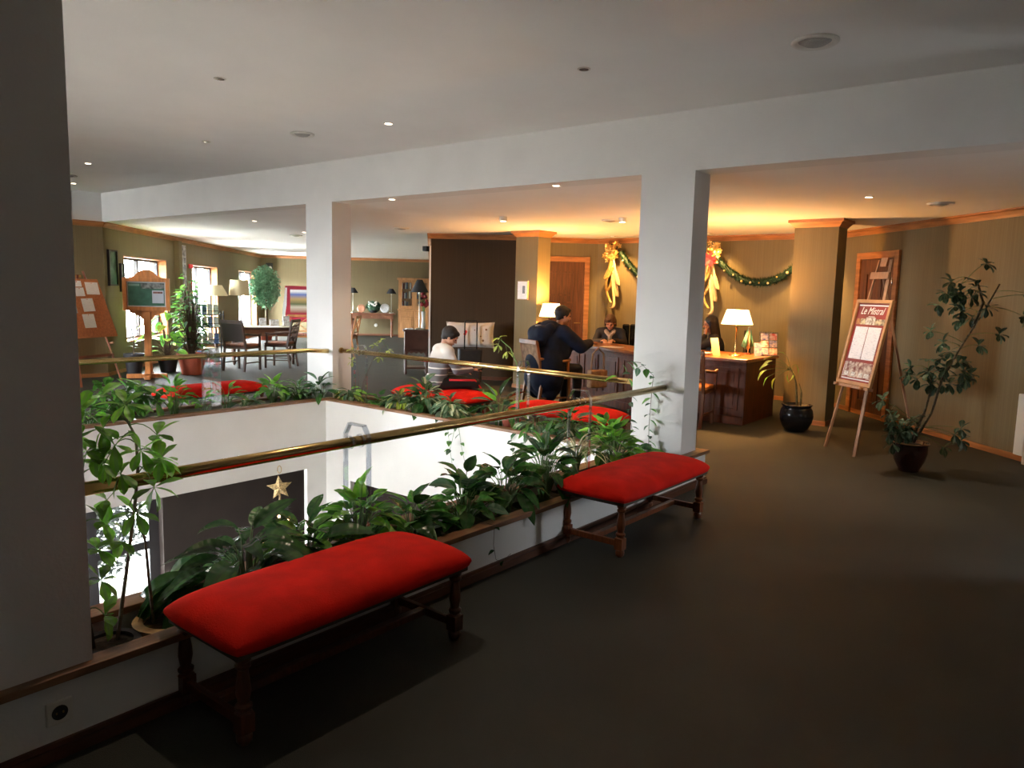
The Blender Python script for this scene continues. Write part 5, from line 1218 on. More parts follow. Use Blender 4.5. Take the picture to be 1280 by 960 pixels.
varie = [LF('ovate', 0.15, 0.075, 0.8, LV), LF('ovate', 0.13, 0.065, 0.5, LV), LF('ovate', 0.15, 0.08, 0.9, LG)]
greyl = [LF('lance', 0.17, 0.06, 1.0, LG), LF('lance', 0.15, 0.055, 0.6, LG), LF('lance', 0.16, 0.05, 0.8, LM)]
strap = [LF('strap', 0.26, 0.016, 1.9, LS, 0.1), LF('strap', 0.22, 0.014, 1.5, LS, 0.1), LF('strap', 0.28, 0.016, 2.3, LS, 0.1)]
u_near = LF('obov', 0.095, 0.042, 0.5, LB, 0.2); u_mid = LF('obov', 0.09, 0.040, 0.6, LM, 0.2); u_dark = LF('obov', 0.115, 0.052, 0.6, leafmat('dusty dark leaf', (0.04, 0.10, 0.06), (0.09, 0.17, 0.11), 0.4, vein=(0.1, 0.17, 0.11)), 0.2)

# near trough, left to right
R = random.Random(3)
e = schefflera('tall thin umbrella plant rising over the near brass rail beside the left column', (1.20, 2.80, Z),
    [[(-0.03, 0.0, 0), (0.03, 0.02, 0.30), (0.07, 0.02, 0.55), (0.075, 0.0, 0.68), (0.06, -0.02, 0.80), (0.03, 0.0, 0.88)],
     [(0.13, 0.03, 0), (0.115, 0.03, 0.2), (0.10, 0.02, 0.38), (0.07, 0.02, 0.52)]],
    [(0, 1.0, (-0.06, 0.03, 0.07)), (0, 1.0, (0.06, -0.02, 0.10)), (0, 0.97, (-0.10, -0.05, -0.02)), (0, 0.93, (-0.13, 0.06, 0.06)), (0, 0.9, (0.10, 0.0, -0.05)), (0, 0.85, (-0.12, -0.04, -0.10)),
     (0, 0.75, (-0.11, -0.08, 0.02)), (0, 0.7, (-0.03, -0.10, 0.02)), (0, 0.62, (-0.08, -0.04, -0.02)), (0, 0.55, (0.06, -0.06, 0.06)), (1, 1.0, (-0.02, -0.04, -0.01)), (0, 0.5, (-0.10, 0.02, -0.05)), (0, 0.88, (-0.06, -0.10, 0.10)), (0, 0.95, (-0.15, 0.02, 0.0)), (0, 0.8, (-0.14, 0.0, -0.04)), (0, 0.7, (0.04, -0.10, -0.02)), (0, 0.6, (0.0, -0.12, -0.06)), (0, 0.45, (-0.09, -0.05, -0.16))],
    u_near, 11, BARKG, 0.0075, 6)
e2 = schefflera('short umbrella plant close against the left column, leaves hanging below the rail', (1.075, 2.80, Z),
    [[(0.02, 0, 0), (0.0, 0.0, 0.2), (-0.02, 0.0, 0.42), (-0.01, 0, 0.60)]],
    [(0, 1.0, (0.03, 0.02, 0.12)), (0, 0.95, (0.02, -0.04, 0.2)), (0, 0.8, (0.06, -0.05, 0.02)), (0, 0.6, (0.05, -0.03, 0.03)), (0, 0.45, (0.04, -0.05, 0.02)), (0, 0.3, (0.05, -0.02, -0.03)), (0, 0.95, (-0.03, 0.05, 0.28))],
    u_near, 12, BARK, 0.008, 6)
def bowl_pot(label, loc, r, h, m_, cat='pot', name='planter_pot', rim=0.02):
    e = thing(name, label, cat, loc)
    MB().lathe([(r * 0.75, 0), (r, h * 0.8), (r + rim * 0.3, h), (r - rim, h), (r - rim, h * 0.8), (0.001, h * 0.8)], 28).build('pot_body', m_, e, auto=True)
    MB().lathe([(r - rim - 0.001, h * 0.80), (0.001, h * 0.86)], 20).build('soil', SOIL, e)
    return e
bowl_pot('yellowish round pot sunk in the near trough, left of the big red bench', (1.38, 2.80, 0.165), 0.13, 0.075, mat('yellow glazed rim', (0.50, 0.32, 0.13), 0.5, 0.4, 12), rim=0.03)
bowl_pot('black plastic pot sunk in the near trough beside the left column', (1.145, 2.79, 0.165), 0.10, 0.07, BLACKM)
rosette('dark glossy peace lily spilling over the near trough behind the big red bench', (1.72, 2.80, Z), 74, 0.46, 0.30, 0.36, lilyD, 21, hmin=0.2, down=0.15, sc=(0.7, 1.1))
rosette('dark glossy peace lily with a few bright leaves, left of the acrylic hoop', (2.03, 2.82, Z), 44, 0.27, 0.22, 0.34, lilyD[:2] + broadB[:1], 22, hmin=0.3)
rosette('bright green heart-leaved plant around the acrylic hoop behind the big red bench', (2.33, 2.80, Z), 60, 0.30, 0.22, 0.42, broadB, 23, hmin=0.35)
rosette('low dark bushy plant right of the acrylic hoop', (2.68, 2.80, Z), 40, 0.27, 0.20, 0.28, broadD + broadM[:1], 24, hmin=0.3)
rosette('broad-leaved plant on long petioles in the middle of the near trough', (3.06, 2.78, Z), 56, 0.30, 0.22, 0.36, broadD + [LF('ovate', 0.16, 0.09, 0.6, LG)] + broadM, 25, hmin=0.25)
rosette('dark dieffenbachia with woody stems between the two nearest benches', (3.45, 2.80, Z), 38, 0.30, 0.22, 0.36, broadD + lilyD[:1], 26, hmin=0.35)
rosette('tall green and grey lily just left of the second red bench', (3.84, 2.79, Z), 64, 0.27, 0.22, 0.52, [lilyD[1], broadM[1], greyl[0], broadM[0]], 27, hmin=0.2)
rosette('spider plant with pale arching strap leaves beside the second acrylic hoop', (4.30, 2.86, Z + 0.12), 60, 0.16, 0.13, 0.20, strap, 28, hmin=0.5, base=0.02, down=-0.35, sc=(0.8, 1.2))
rosette('bright green bushy plant behind the second red bench', (4.70, 2.80, Z), 84, 0.38, 0.22, 0.46, broadB, 29, hmin=0.3)
e = rosette('climbing vine on the face of the right white column', (5.15, 2.80, Z), 14, 0.18, 0.14, 0.2, broadM, 30)
vs = random.Random(5)
vine(e, [(0.05, 0.0, 0), (0.2, 0.06, 0.12), (0.26, 0.10, 0.3), (0.24, 0.08, 0.55), (0.22, 0.06, 0.72), (0.15, 0.12, 0.80), (0.05, 0.16, 0.76), (0.0, 0.18, 0.66)], [LF('ovate', 0.085, 0.052, 0.5, LM), LF('ovate', 0.08, 0.048, 0.5, LG)], 0.045, vs, m_=BARK)
vine(e, [(-0.02, 0.12, 0.62), (-0.04, 0.12, 0.45), (0.0, 0.10, 0.28)], [LF('ovate', 0.075, 0.045, 0.5, LG)], 0.05, vs, m_=BARK)
vine(e, [(0.15, 0.14, 0.82), (0.0, 0.20, 0.84), (-0.08, 0.22, 0.70)], [LF('ovate', 0.16, 0.07, 0.6, LB), LF('ovate', 0.10, 0.05, 0.6, LM)], 0.10, vs, m_=BARK)
e = thing('trailing_vine', 'thin bare vine with one round leaf hanging over the white parapet between the benches', 'plant', (3.05, 2.62, 0.28))
vine(e, [(0.0, 0.03, 0.0), (-0.01, -0.085, 0.01), (-0.02, -0.09, -0.10), (0.01, -0.085, -0.19), (0.06, -0.085, -0.215), (0.14, -0.085, -0.19)], [LF('ovate', 0.05, 0.045, 0.3, LD)], 0.13, vs, m_=BARK, r=0.0018)

# lounge-side trough
schefflera('bushy umbrella plant at the left end of the lounge-side trough', (3.18, 7.25, Z), [[(0, 0, 0), (0.02, 0, 0.2), (0, 0, 0.35)], [(0, 0, 0), (-0.1, 0, 0.2), (-0.18, 0, 0.32)], [(0.02, 0, 0), (0.12, 0, 0.15), (0.2, -0.02, 0.28)]],
    [(k % 3, 0.35 + 0.65 * ((k * 7) % 13) / 13, (0.14 * math.cos(k * 2.4), 0.10 * math.sin(k * 2.4), 0.06 * math.sin(k) + 0.04)) for k in range(22)], LF('obov', 0.16, 0.07, 0.5, LM, 0.2), 31, BARK, 0.008, 6)
rosette('small light green sprig plant at the far left of the lounge-side trough', (2.86, 7.22, Z), 22, 0.2, 0.16, 0.28, [greyl[2], broadB[1]], 32)
rosette('tall bright-leaved plant in front of the left end of the lounge bench', (3.66, 7.22, Z), 30, 0.24, 0.18, 0.45, [broadB[0], broadB[1], LF('ovate', 0.17, 0.09, 0.6, LM)], 33)
for k, (x, n, h, lv, lb) in enumerate(((3.98, 9, 0.26, broadB[:2], 'small sprig left of the wide acrylic bracket'), (4.24, 12, 0.36, [greyl[2], broadB[1]], 'upright small plant right of the wide acrylic bracket'), (4.45, 14, 0.2, varie, 'low variegated plant in the lounge-side trough'), (4.80, 24, 0.36, [LF('ovate', 0.17, 0.09, 0.9, LM), broadB[0]], 'plant with two upright leaves and drooping foliage left of the middle column'))):
    rosette(lb, (x, 7.24, Z), n, 0.2, 0.14, h, lv, 40 + k, hmin=0.4)
rosette('dense fern-like plant at the foot of the middle white column', (5.12, 7.22, Z), 60, 0.30, 0.18, 0.30, [greyl[1], greyl[2], LF('lance', 0.14, 0.05, 0.9, LM)], 46, hmin=0.3)
rosette('spiky plant leaning on the left face of the middle white column', (5.32, 7.10, Z), 30, 0.22, 0.17, 0.34, [greyl[0], lilyD[1]], 47, hmin=0.3)

# reception-side trough
rosette('yellow-green plant drooping at the right foot of the middle column', (5.50, 6.78, Z), 34, 0.15, 0.22, 0.24, [LF('lance', 0.17, 0.055, 0.9, LB), LF('lance', 0.15, 0.05, 0.8, LY), greyl[0]], 51, down=0.3)
e = schefflera('thin twiggy plant reaching up and through the reception-side rail by the middle column', (5.58, 6.72, Z), [[(0, 0, 0), (0.01, 0.02, 0.35), (0.0, 0.06, 0.62)], [(0, 0, 0), (0.0, -0.08, 0.3), (0, -0.30, 0.66), (0, -0.46, 0.74)]],
    [(0, 1.0, (0.0, 0.05, 0.03)), (0, 0.85, (0, 0.07, -0.02)), (1, 1.0, (0, -0.04, -0.06)), (1, 0.95, (-0.04, 0.02, 0.06)), (1, 0.8, (-0.03, -0.02, -0.09)), (1, 0.75, (0, 0.06, 0.05))], LF('obov', 0.075, 0.035, 0.5, LY), 52, BARK, 0.004, 5)
rosette('low leafy plant between the yellow-green plant and the child\'s bench', (5.55, 6.32, Z), 20, 0.14, 0.2, 0.2, broadM, 53)
rosette('variegated arrowhead plant in front of the left end of the child\'s bench', (5.52, 5.98, Z), 60, 0.20, 0.26, 0.28, varie + [LF('lance', 0.16, 0.055, 0.8, LY)], 54, down=0.25)
rosette('large-leaved dieffenbachia directly in front of the seated child', (5.56, 5.62, Z), 60, 0.20, 0.25, 0.42, varie + [LF('ovate', 0.22, 0.11, 0.7, LD), greyl[0]], 55, hmin=0.2, down=0.2)
rosette('pale variegated peace lily spilling over the white parapet right of the child', (5.52, 5.22, Z), 60, 0.20, 0.28, 0.30, varie + greyl[:2], 56, down=0.3)
e = rosette('trailing heart-leaved vine hanging down the white parapet in the middle', (5.48, 4.92, Z), 16, 0.14, 0.16, 0.18, varie[:1] + broadM[:1], 57)
for q, (y0, y1, L) in enumerate(((0.10, 0.02, 0.35), (-0.05, -0.14, 0.28), (0.0, 0.06, 0.2))):
    vine(e, [(0, y0, 0.02), (-0.12, y0, 0.12), (-0.21, y0, 0.04), (-0.215, (y0 + y1) / 2, -L * 0.5), (-0.215, y1, -L)], [LF('ovate', 0.09, 0.05, 0.5, LM), LF('ovate', 0.08, 0.045, 0.5, LG)], 0.085, vs)
e = rosette('tall peace lily by the rail left of the navy coat', (5.57, 4.62, Z), 22, 0.17, 0.24, 0.44, [LF('lance', 0.26, 0.11, 0.7, LD), LF('lance', 0.22, 0.09, 0.5, LG), LF('lance', 0.24, 0.08, 0.3, LB)], 58, hmin=0.35)
e = schefflera('slim arching yellow-green cane above the rail left of the navy coat', (5.60, 4.40, Z), [[(0, 0, 0), (0.0, 0.0, 0.5), (0, 0.04, 0.68), (0, 0.12, 0.82), (0, 0.24, 0.89)]],
    [(0, 1.0, (0, 0.03, -0.05)), (0, 0.97, (-0.02, 0.02, 0.03)), (0, 0.9, (0, -0.03, -0.08))], LF('obov', 0.085, 0.035, 0.7, LY), 59, STEM, 0.008, 5)
bowl_pot('small red-brown pot in the reception-side trough below the navy coat', (5.62, 4.50, 0.19), 0.09, 0.13, TERRA)
e = rosette('grey-green plant with trailing ends over the corner of the parapet', (5.50, 4.12, Z), 44, 0.22, 0.30, 0.24, greyl + varie[:1], 60, down=0.35)
for q, (y0, L) in enumerate(((0.12, 0.30), (-0.02, 0.4), (-0.2, 0.3))):
    vine(e, [(0, y0, 0.02), (-0.12, y0, 0.10), (-0.20, y0, 0.04), (-0.21, y0 - 0.03, -L * 0.5), (-0.20, y0 - 0.06, -L)], [LF('ovate', 0.06, 0.045, 0.5, LG)], 0.07, vs)
rosette('dark leafy plant in front of the empty red bench', (5.56, 3.78, Z), 56, 0.22, 0.28, 0.32, greyl + broadM, 61, hmin=0.3)
rosette('green plant at the corner where the two troughs meet', (5.52, 3.38, Z), 34, 0.2, 0.24, 0.34, broadB + broadM, 62, hmin=0.3)

# ------------------------------------------------------------------ potted plants on the floor
e = schefflera('tall leaning umbrella plant in a brown glazed pot by the right wall', (7.60, 1.39, 0), [[(0.02, -0.02, 0.26), (0.10, -0.13, 0.55), (0.14, -0.18, 0.85), (0.22, -0.28, 1.12), (0.34, -0.42, 1.45), (0.42, -0.52, 1.72)], [(0.0, 0.0, 0.26), (0.05, -0.08, 0.55), (0.08, -0.12, 0.80), (0.05, -0.07, 0.95)], [(0.30, -0.37, 1.36), (0.33, -0.42, 1.55), (0.30, -0.36, 1.74), (0.24, -0.28, 1.77)]],
    [(1, 1.0, (-0.10, 0.12, 0.0)), (1, 0.95, (0.0, 0.0, 0.10)), (1, 0.85, (0.06, -0.08, 0.02)), (0, 0.42, (0.12, -0.16, -0.02)), (0, 0.40, (0.15, -0.20, 0.05)), (0, 0.36, (-0.06, 0.06, 0.02)), (1, 0.75, (-0.14, 0.16, 0.05)), (1, 0.9, (-0.05, 0.08, -0.06)), (1, 0.8, (0.10, -0.14, -0.05)), (0, 0.42, (0.02, -0.02, 0.1)), (0, 0.45, (0.10, -0.12, 0.10)), (0, 0.5, (-0.05, 0.06, 0.06)),
     (0, 0.6, (0.10, -0.14, 0.05)), (0, 0.62, (-0.10, 0.13, 0.03)), (0, 0.64, (-0.18, 0.24, 0.10)), (0, 0.68, (0.16, -0.22, 0.02)), (0, 0.75, (-0.08, 0.12, 0.02)), (0, 0.8, (-0.14, 0.2, 0.06)), (2, 0.5, (-0.10, 0.14, 0.0)), (2, 0.6, (-0.06, 0.10, -0.08)), (2, 1.0, (-0.08, 0.10, -0.04)), (2, 1.0, (-0.04, 0.06, -0.16)), (2, 1.0, (-0.10, 0.14, -0.14)), (2, 0.9, (-0.14, 0.2, -0.24)), (2, 0.95, (0.10, -0.12, 0.13)), (0, 0.95, (0.18, -0.24, -0.02)), (0, 0.85, (0.20, -0.27, -0.08)), (0, 0.9, (0.24, -0.30, 0.04)),
     *[(0, 0.36 + 0.02 * k, (0.13 * math.cos(k * 2.4), 0.13 * math.sin(k * 2.4), 0.10 * math.sin(k * 1.7))) for k in range(9)], *[(2, 0.2 + 0.08 * k, (0.10 * math.cos(k * 2.4) - 0.05, 0.10 * math.sin(k * 2.4) + 0.06, -0.06)) for k in range(8)], *[(1, 0.05 + 0.02 * k, (-0.14 + 0.08 * math.cos(k * 2.4), 0.10 + 0.08 * math.sin(k * 2.4), 0.03 * (k % 4))) for k in range(7)], (1, 0.2, (-0.22, 0.20, 0.10)), (1, 0.15, (-0.18, 0.16, 0.02)), (1, 0.1, (-0.12, 0.10, 0.05)), (1, 0.2, (-0.28, 0.26, 0.22)), (1, 0.12, (-0.10, 0.05, -0.02)), (1, 0.05, (-0.20, 0.12, -0.04)), (1, 0.2, (-0.02, 0.04, 0.05)), (0, 0.1, (0.14, -0.24, -0.05)), (0, 0.1, (0.20, -0.28, 0.0)), (0, 0.05, (0.10, -0.20, -0.10)), (0, 0.08, (0.22, -0.30, -0.08))],
    u_dark, 71, BARKG, 0.014, 7, sc=0.92)
MB().lathe([(0.085, 0.0), (0.09, 0.02), (0.13, 0.10), (0.15, 0.18), (0.145, 0.235), (0.150, 0.25), (0.158, 0.26), (0.15, 0.27), (0.13, 0.265), (0.13, 0.24), (0.001, 0.24)], 32).build('glazed_pot', DKGL, e, smooth=True)
MB().lathe([(0.152, 0.255), (0.160, 0.262), (0.153, 0.272)], 32, caps=False).build('pot_rim', mat('ochre glaze rim', (0.35, 0.2, 0.08), 0.3), e, smooth=True)
MB().lathe([(0.13, 0.24), (0.001, 0.252)], 20).build('soil', SOIL, e)
e = schefflera('curved cane plant with yellow-green leaves in a round black glazed pot by the pillar', (8.93, 2.86, 0), [[(0.0, 0.0, 0.3), (-0.01, 0.01, 0.42), (-0.02, 0.02, 0.55), (-0.04, 0.05, 0.66), (-0.08, 0.10, 0.75)], [(0.03, -0.03, 0.3), (0.03, -0.03, 0.45), (0.01, 0.0, 0.56)]], [], LF('ovate', 0.14, 0.06, 0.9, LY), 72, mat('ringed cane', (0.16, 0.14, 0.05), 0.7, 0.4, 30), 0.014)
R = random.Random(9); lfY = [LF('ovate', 0.17, 0.065, 1.1, LY), LF('ovate', 0.14, 0.06, 0.8, LB)]; ps = []
for d, L in (((-0.12, 0.16, 0.14), 1), ((-0.16, 0.20, 0.06), 1), ((-0.18, 0.22, -0.01), 1), ((-0.16, 0.19, -0.08), 1), ((-0.10, 0.14, -0.10), 0.9), ((-0.03, 0.06, 0.17), 0.9), ((0.02, -0.02, -0.02), 0.8), ((0.03, -0.04, 0.06), 0.9), ((0.0, 0.03, -0.06), 0.8), ((-0.14, 0.17, 0.10), 0.9)):
    p0 = Vector((-0.06, 0.08, 0.72)); p1 = p0 + Vector(d); ps.append(bez(p0, p0 + Vector(d) * 0.5 + Vector((0, 0, 0.04)), p1, 4)); add_leaf(e, R.choice(lfY), p1, Vector(d) + Vector((0, 0, -0.12)), R.uniform(-0.3, 0.3), L)
stems(e, ps, 0.003, 0.002, STEM, 'petiole')
MB().lathe([(0.10, 0.0), (0.14, 0.03), (0.178, 0.11), (0.19, 0.18), (0.178, 0.25), (0.155, 0.285), (0.172, 0.305), (0.172, 0.315), (0.15, 0.315), (0.14, 0.28), (0.001, 0.28)], 36).build('glazed_pot', BLACK, e, smooth=True)
MB().lathe([(0.14, 0.285), (0.001, 0.295)], 20).build('soil', SOIL, e)

# lounge plants by the window
def floor_pot(label, loc, r, h, m_):
    return thing_pot(label, loc, r, h, m_)
def potted(label, loc, r, h, pm, build):
    e = thing('potted_plant', label, 'plant', loc)
    MB().lathe([(r * 0.72, 0), (r * 0.96, h * 0.82), (r * 1.05, h * 0.83), (r * 1.08, h), (r * 0.98, h), (r * 0.9, h * 0.85), (0.001, h * 0.85)], 28).build('pot', pm, e, auto=True)
    MB().lathe([(r * 0.95, h * 0.9), (0.001, h * 0.93)], 18).build('soil', SOIL, e)
    build(e, h * 0.9); return e
def b_small(e, z):
    R = random.Random(81)
    MB().tube([(0, 0, z), (0.01, 0, z + 0.25), (-0.03, 0.01, z + 0.5)], 0.012).build('trunk', BARK, e)
    for k in range(16): a = k * 2.4; add_leaf(e, greyl[1], (0.0, 0, z + 0.12 + 0.027 * k), (math.cos(a), math.sin(a), 0.3), 0, 0.8)
def b_big(seed, n, rx, h, lv, tall=0):
    def f(e, z):
        R = random.Random(seed); ps = []
        for i in range(n):
            a = i * 2.4; t = (i + 0.5) / n; hh = z + h * (0.12 + 0.88 * t) * R.uniform(0.85, 1.05); r = rx * (0.35 + 0.65 * math.sin(PI * (0.2 + 0.75 * t))) * R.uniform(0.5, 1.0)
            p = Vector((r * math.cos(a) * 0.6, r * math.sin(a) * 0.6, hh)); ps.append(bez((0.03 * math.cos(a), 0.03 * math.sin(a), z), (0.05 * math.cos(a), 0.05 * math.sin(a), hh * 0.8), p, 4))
            add_leaf(e, R.choice(lv), p, (math.cos(a), math.sin(a), R.uniform(-0.5, 0.5)), R.uniform(-0.5, 0.5), R.uniform(0.8, 1.2))
        stems(e, ps, 0.008, 0.003, BARK)
    return f
potted('small dark-potted twiggy plant left of the pine sign stand', (5.85, 12.85, 0), 0.15, 0.36, BLACKM, b_small)
potted('broad yellow-green leaved plant just right of the pine sign post', (6.48, 12.95, 0), 0.17, 0.26, BLACKM, b_big(82, 30, 0.50, 0.95, [LF('ovate', 0.36, 0.15, 0.8, LB), LF('ovate', 0.32, 0.14, 0.6, LY), LF('ovate', 0.30, 0.13, 0.9, LM)]))
potted('tall green plant in a dark red pot in front of the first window', (6.95, 13.05, 0), 0.17, 0.30, mat('dark red pot', (0.2, 0.03, 0.02), 0.6), b_big(83, 120, 0.42, 1.45, [LF('ovate', 0.13, 0.07, 0.6, LB), LF('ovate', 0.12, 0.06, 0.6, LM), LF('lance', 0.15, 0.05, 0.6, LM)]))
potted('bushy plant in a large terracotta pot in front of the windows', (6.60, 12.35, 0), 0.23, 0.36, TERRA, b_big(84, 110, 0.40, 1.15, [LF('lance', 0.16, 0.045, 0.7, LM), LF('ovate', 0.11, 0.06, 0.6, LD), LF('lance', 0.15, 0.05, 0.6, LG)]))
def b_tree(e, z):
    R = random.Random(85)
    MB().tube([(0, 0, z), (0.03, 0, 0.8), (0.0, 0.0, 1.6)], 0.03).build('trunk', BARKG, e)
    mb = MB()
    for k in range(3000):
        d = Vector((R.gauss(0, 1), R.gauss(0, 1), R.gauss(0, 1))).normalized(); s = R.random() ** 0.4; p = Vector((0, 0, 1.50)) + Vector((d.x * 0.42, d.y * 0.42, d.z * 0.62)) * s
        v = Vector((R.gauss(0, 1), R.gauss(0, 1), R.gauss(-0.5, 1))).normalized(); w = v.cross(Vector((R.random(), 1, R.random()))).normalized() * 0.018
        mb.add([p, p + v * 0.035 + w, p + v * 0.08, p + v * 0.035 - w], [(0, 1, 2, 3)])
    mb.build('foliage', mat('weeping fig leaves', (0.16, 0.34, 0.20), 0.5, 0.4, 6), e, kind='stuff')
potted('weeping fig tree in the far corner of the lounge', (12.35, 18.95, 0), 0.22, 0.35, TERRA, b_tree)
# greenery outside the windows
def shrub(label, loc, r, n, seed, m_):
    e = thing('garden_shrub', label, 'shrub', loc); R = random.Random(seed)
    MB().tube([(0, 0, -1.4), (0, 0, 0.2)], 0.05).build('trunk', BARK, e)
    mb = MB()
    for k in range(n):
        d = Vector((R.gauss(0, 1), R.gauss(0, 1), R.gauss(0, 1))).normalized(); p = Vector((d.x * r[0], d.y * r[1], d.z * r[2])) * R.random() ** 0.35
        v = Vector((R.gauss(0, 1), R.gauss(0, 1), R.gauss(0, 1))).normalized(); w = v.cross(Vector((R.random(), 1, R.random()))).normalized() * 0.03
        mb.add([p, p + v * 0.06 + w, p + v * 0.13, p + v * 0.06 - w], [(0, 1, 2, 3)])
    mb.build('foliage', m_, e, kind='stuff')
OUTL = mat('outdoor leaves', (0.008, 0.016, 0.005), 0.6, 0.4, 5)
shrub('leafy shrub outside the first lounge window', (5.3, 15.6, 0.3), (0.8, 0.8, 1.0), 2500, 91, OUTL)
shrub('pale leafy shrub outside the dark lower-floor window', (4.6, 12.2, -2.0), (1.2, 0.8, 1.2), 3500, 92, mat('pale outdoor leaves', (0.016, 0.024, 0.014), 0.6, 0.4, 5))
# ------------------------------------------------------------------ people
def rotd(v, rz): return Vector((v[0] * math.cos(rz) - v[1] * math.sin(rz), v[0] * math.sin(rz) + v[1] * math.cos(rz), v[2]))
def hand(mb, wrist, d, up, s=1.0, curl=0.5, side=1):
    """palm and five bent fingers; d = direction of the hand, up = back of the hand"""
    wrist = Vector(wrist); d = Vector(d).normalized(); up = Vector(up); sd = d.cross(up).normalized(); up = sd.cross(d).normalized()
    for k in range(4):
        o = (k - 1.5) * 0.019 * s
        mb.cap(wrist + sd * o * 0.5, wrist + d * 0.075 * s + sd * o, 0.015 * s, 0.0125 * s, 8)
        L = (0.07, 0.08, 0.075, 0.06)[k] * s; b = wrist + d * 0.085 * s + sd * o
        c = b + (d * math.cos(curl * 0.5) - up * math.sin(curl * 0.5)) * L * 0.5; f = c + (d * math.cos(curl * 1.6) - up * math.sin(curl * 1.6)) * L * 0.5
        mb.cap(b - d * 0.01, c, 0.0092 * s, 0.0082 * s, 8); mb.cap(c, f, 0.0082 * s, 0.007 * s, 8)
    t0 = wrist + d * 0.02 * s + sd * 0.024 * s * side; t1 = t0 + (d * 0.6 + sd * 0.8 * side - up * 0.2).normalized() * 0.035 * s; t2 = t1 + (d * 0.9 + sd * 0.2 * side - up * 0.3).normalized() * 0.03 * s
    mb.cap(t0, t1, 0.013 * s, 0.0105 * s, 8); mb.cap(t1, t2, 0.0105 * s, 0.008 * s, 8)
def head(mb, c, M, s=1.0):
    """c centre of the head; M rotation, local x = face direction"""
    c = Vector(c); T = lambda v: c + M @ (Vector(v) * s)
    mb.ell(T((-0.008, 0, 0.03)), (0.096 * s, 0.077 * s, 0.092 * s), M)
    mb.ell(T((0.022, 0, -0.035)), (0.068 * s, 0.060 * s, 0.078 * s), M)
    mb.ell(T((0.062, 0, -0.085)), (0.024 * s, 0.026 * s, 0.020 * s), M)      # chin
    mb.cap(T((0.088, 0, 0.018)), T((0.106, 0, -0.020)), 0.008 * s, 0.012 * s, 8)  # nose
    for k in (-1, 1):
        mb.ell(T((-0.005, 0.078 * k, -0.01)), (0.018 * s, 0.008 * s, 0.030 * s), M)
        mb.ell(T((0.070, 0.038 * k, -0.028)), (0.022 * s, 0.022 * s, 0.022 * s), M)
        mb.ell(T((0.078, 0.030 * k, 0.030)), (0.014 * s, 0.024 * s, 0.008 * s), M)
def face(root, c, M, s=1.0, lip=True):
    c = Vector(c); T = lambda v: c + M @ (Vector(v) * s)
    for k in (-1, 1): MB().ell(T((0.083, 0.030 * k, 0.008)), (0.008 * s, 0.012 * s, 0.006 * s), M, 8, 6).build('eye', EYE, root, smooth=True)
    MB().ell(T((0.089, 0, -0.052)), (0.007 * s, 0.022 * s, 0.007 * s), M, 8, 6).build('mouth', LIP, root, smooth=True)
def person(label, loc, rz, H):
    """H: dict of joints in local metres, local x forward, y left"""
    e = thing('person', label, 'person', loc, rz); s = H.get('s', 1.0)
    Mh = Matrix.Rotation(H.get('yaw', 0), 3, 'Z') @ Matrix.Rotation(H.get('nod', 0), 3, 'Y')
    hd = Vector(H['head']); nk = Vector(H['neck']); ch = Vector(H['chest']); pv = Vector(H['pelvis'])
    b = MB(); head(b, hd, Mh, s)
    b.cap(nk - Vector((0, 0, 0.03)), hd + Mh @ Vector((-0.025, 0, -0.05)), 0.056 * s, 0.050 * s)
    def torso(mb, g):
        mb.ell(pv, (0.125 * s + g, 0.165 * s + g, 0.12 * s + g)); mid = pv.lerp(ch, 0.5)
        mb.ell(mid, (0.105 * s + g, 0.145 * s + g, 0.16 * s + g)); mb.ell(ch, (0.115 * s + g, 0.165 * s + g, 0.17 * s + g))
        for k in ('L', 'R'): mb.cap(nk - Vector((0.01, 0, 0.03)), H['sh' + k], 0.06 * s + g, 0.058 * s + g)
    def arms(mb, g, f=1.0):
        for k in ('L', 'R'):
            a, c, d = Vector(H['sh' + k]), Vector(H['el' + k]), Vector(H['wr' + k])
            mb.cap(a, c, 0.052 * s + g, 0.042 * s + g); mb.cap(c, c.lerp(d, f), 0.042 * s + g, (0.042 + (0.028 - 0.042) * f) * s + g * 0.8)
    def legs(mb, g, f=0.97):
        for k in ('L', 'R'):
            a, c, d = Vector(H['hp' + k]), Vector(H['kn' + k]), Vector(H['an' + k])
            mb.cap(a, c, 0.085 * s + g, 0.058 * s + g); mb.cap(c, c.lerp(d, f), 0.058 * s + g, 0.040 * s + g)
    torso(b, 0); arms(b, 0); legs(b, 0, 1.0)
    for k, sd in (('L', -1), ('R', 1)): hand(b, H['wr' + k], H['hd' + k], H.get('up' + k, (0, 0, 1)), s * 1.0, H.get('curl', 0.6), sd)
    blob(b, 'body', SKIN, e, 0.0065, 2)
    face(e, hd, Mh, s)
    c = MB(); torso(c, 0.018); arms(c, 0.013, 0.94)
    if 'coat' in H: H['coat'](c, H)
    blob(c, H['topname'], H['top'], e, 0.010, 12 if 'coat' in H else 4)
    c = MB(); legs(c, 0.014); c.ell(pv - Vector((0, 0, 0.02)), (0.14 * s, 0.175 * s, 0.115 * s)); blob(c, 'trousers', H['bottom'], e, 0.011, 3)
    for k in ('L', 'R'):
        a = Vector(H['an' + k]); f = Vector(H.get('ft', (1, 0, 0)))
        c = MB(); c.cap(a + Vector((-0.02, 0, -0.03)), a + f * 0.15 * s + Vector((0, 0, -0.045)), 0.042 * s, 0.034 * s); c.cap(a + Vector((-0.03, 0, -0.04)), a, 0.04 * s, 0.045 * s)
        blob(c, 'shoe', BLACKM, e, 0.012, 1)
    hr = MB(); T = lambda v: hd + Mh @ (Vector(v) * s)
    H['hair'](hr, T, Mh, s); blob(hr, 'hair', H['hairm'], e, 0.008, 2)
    return e
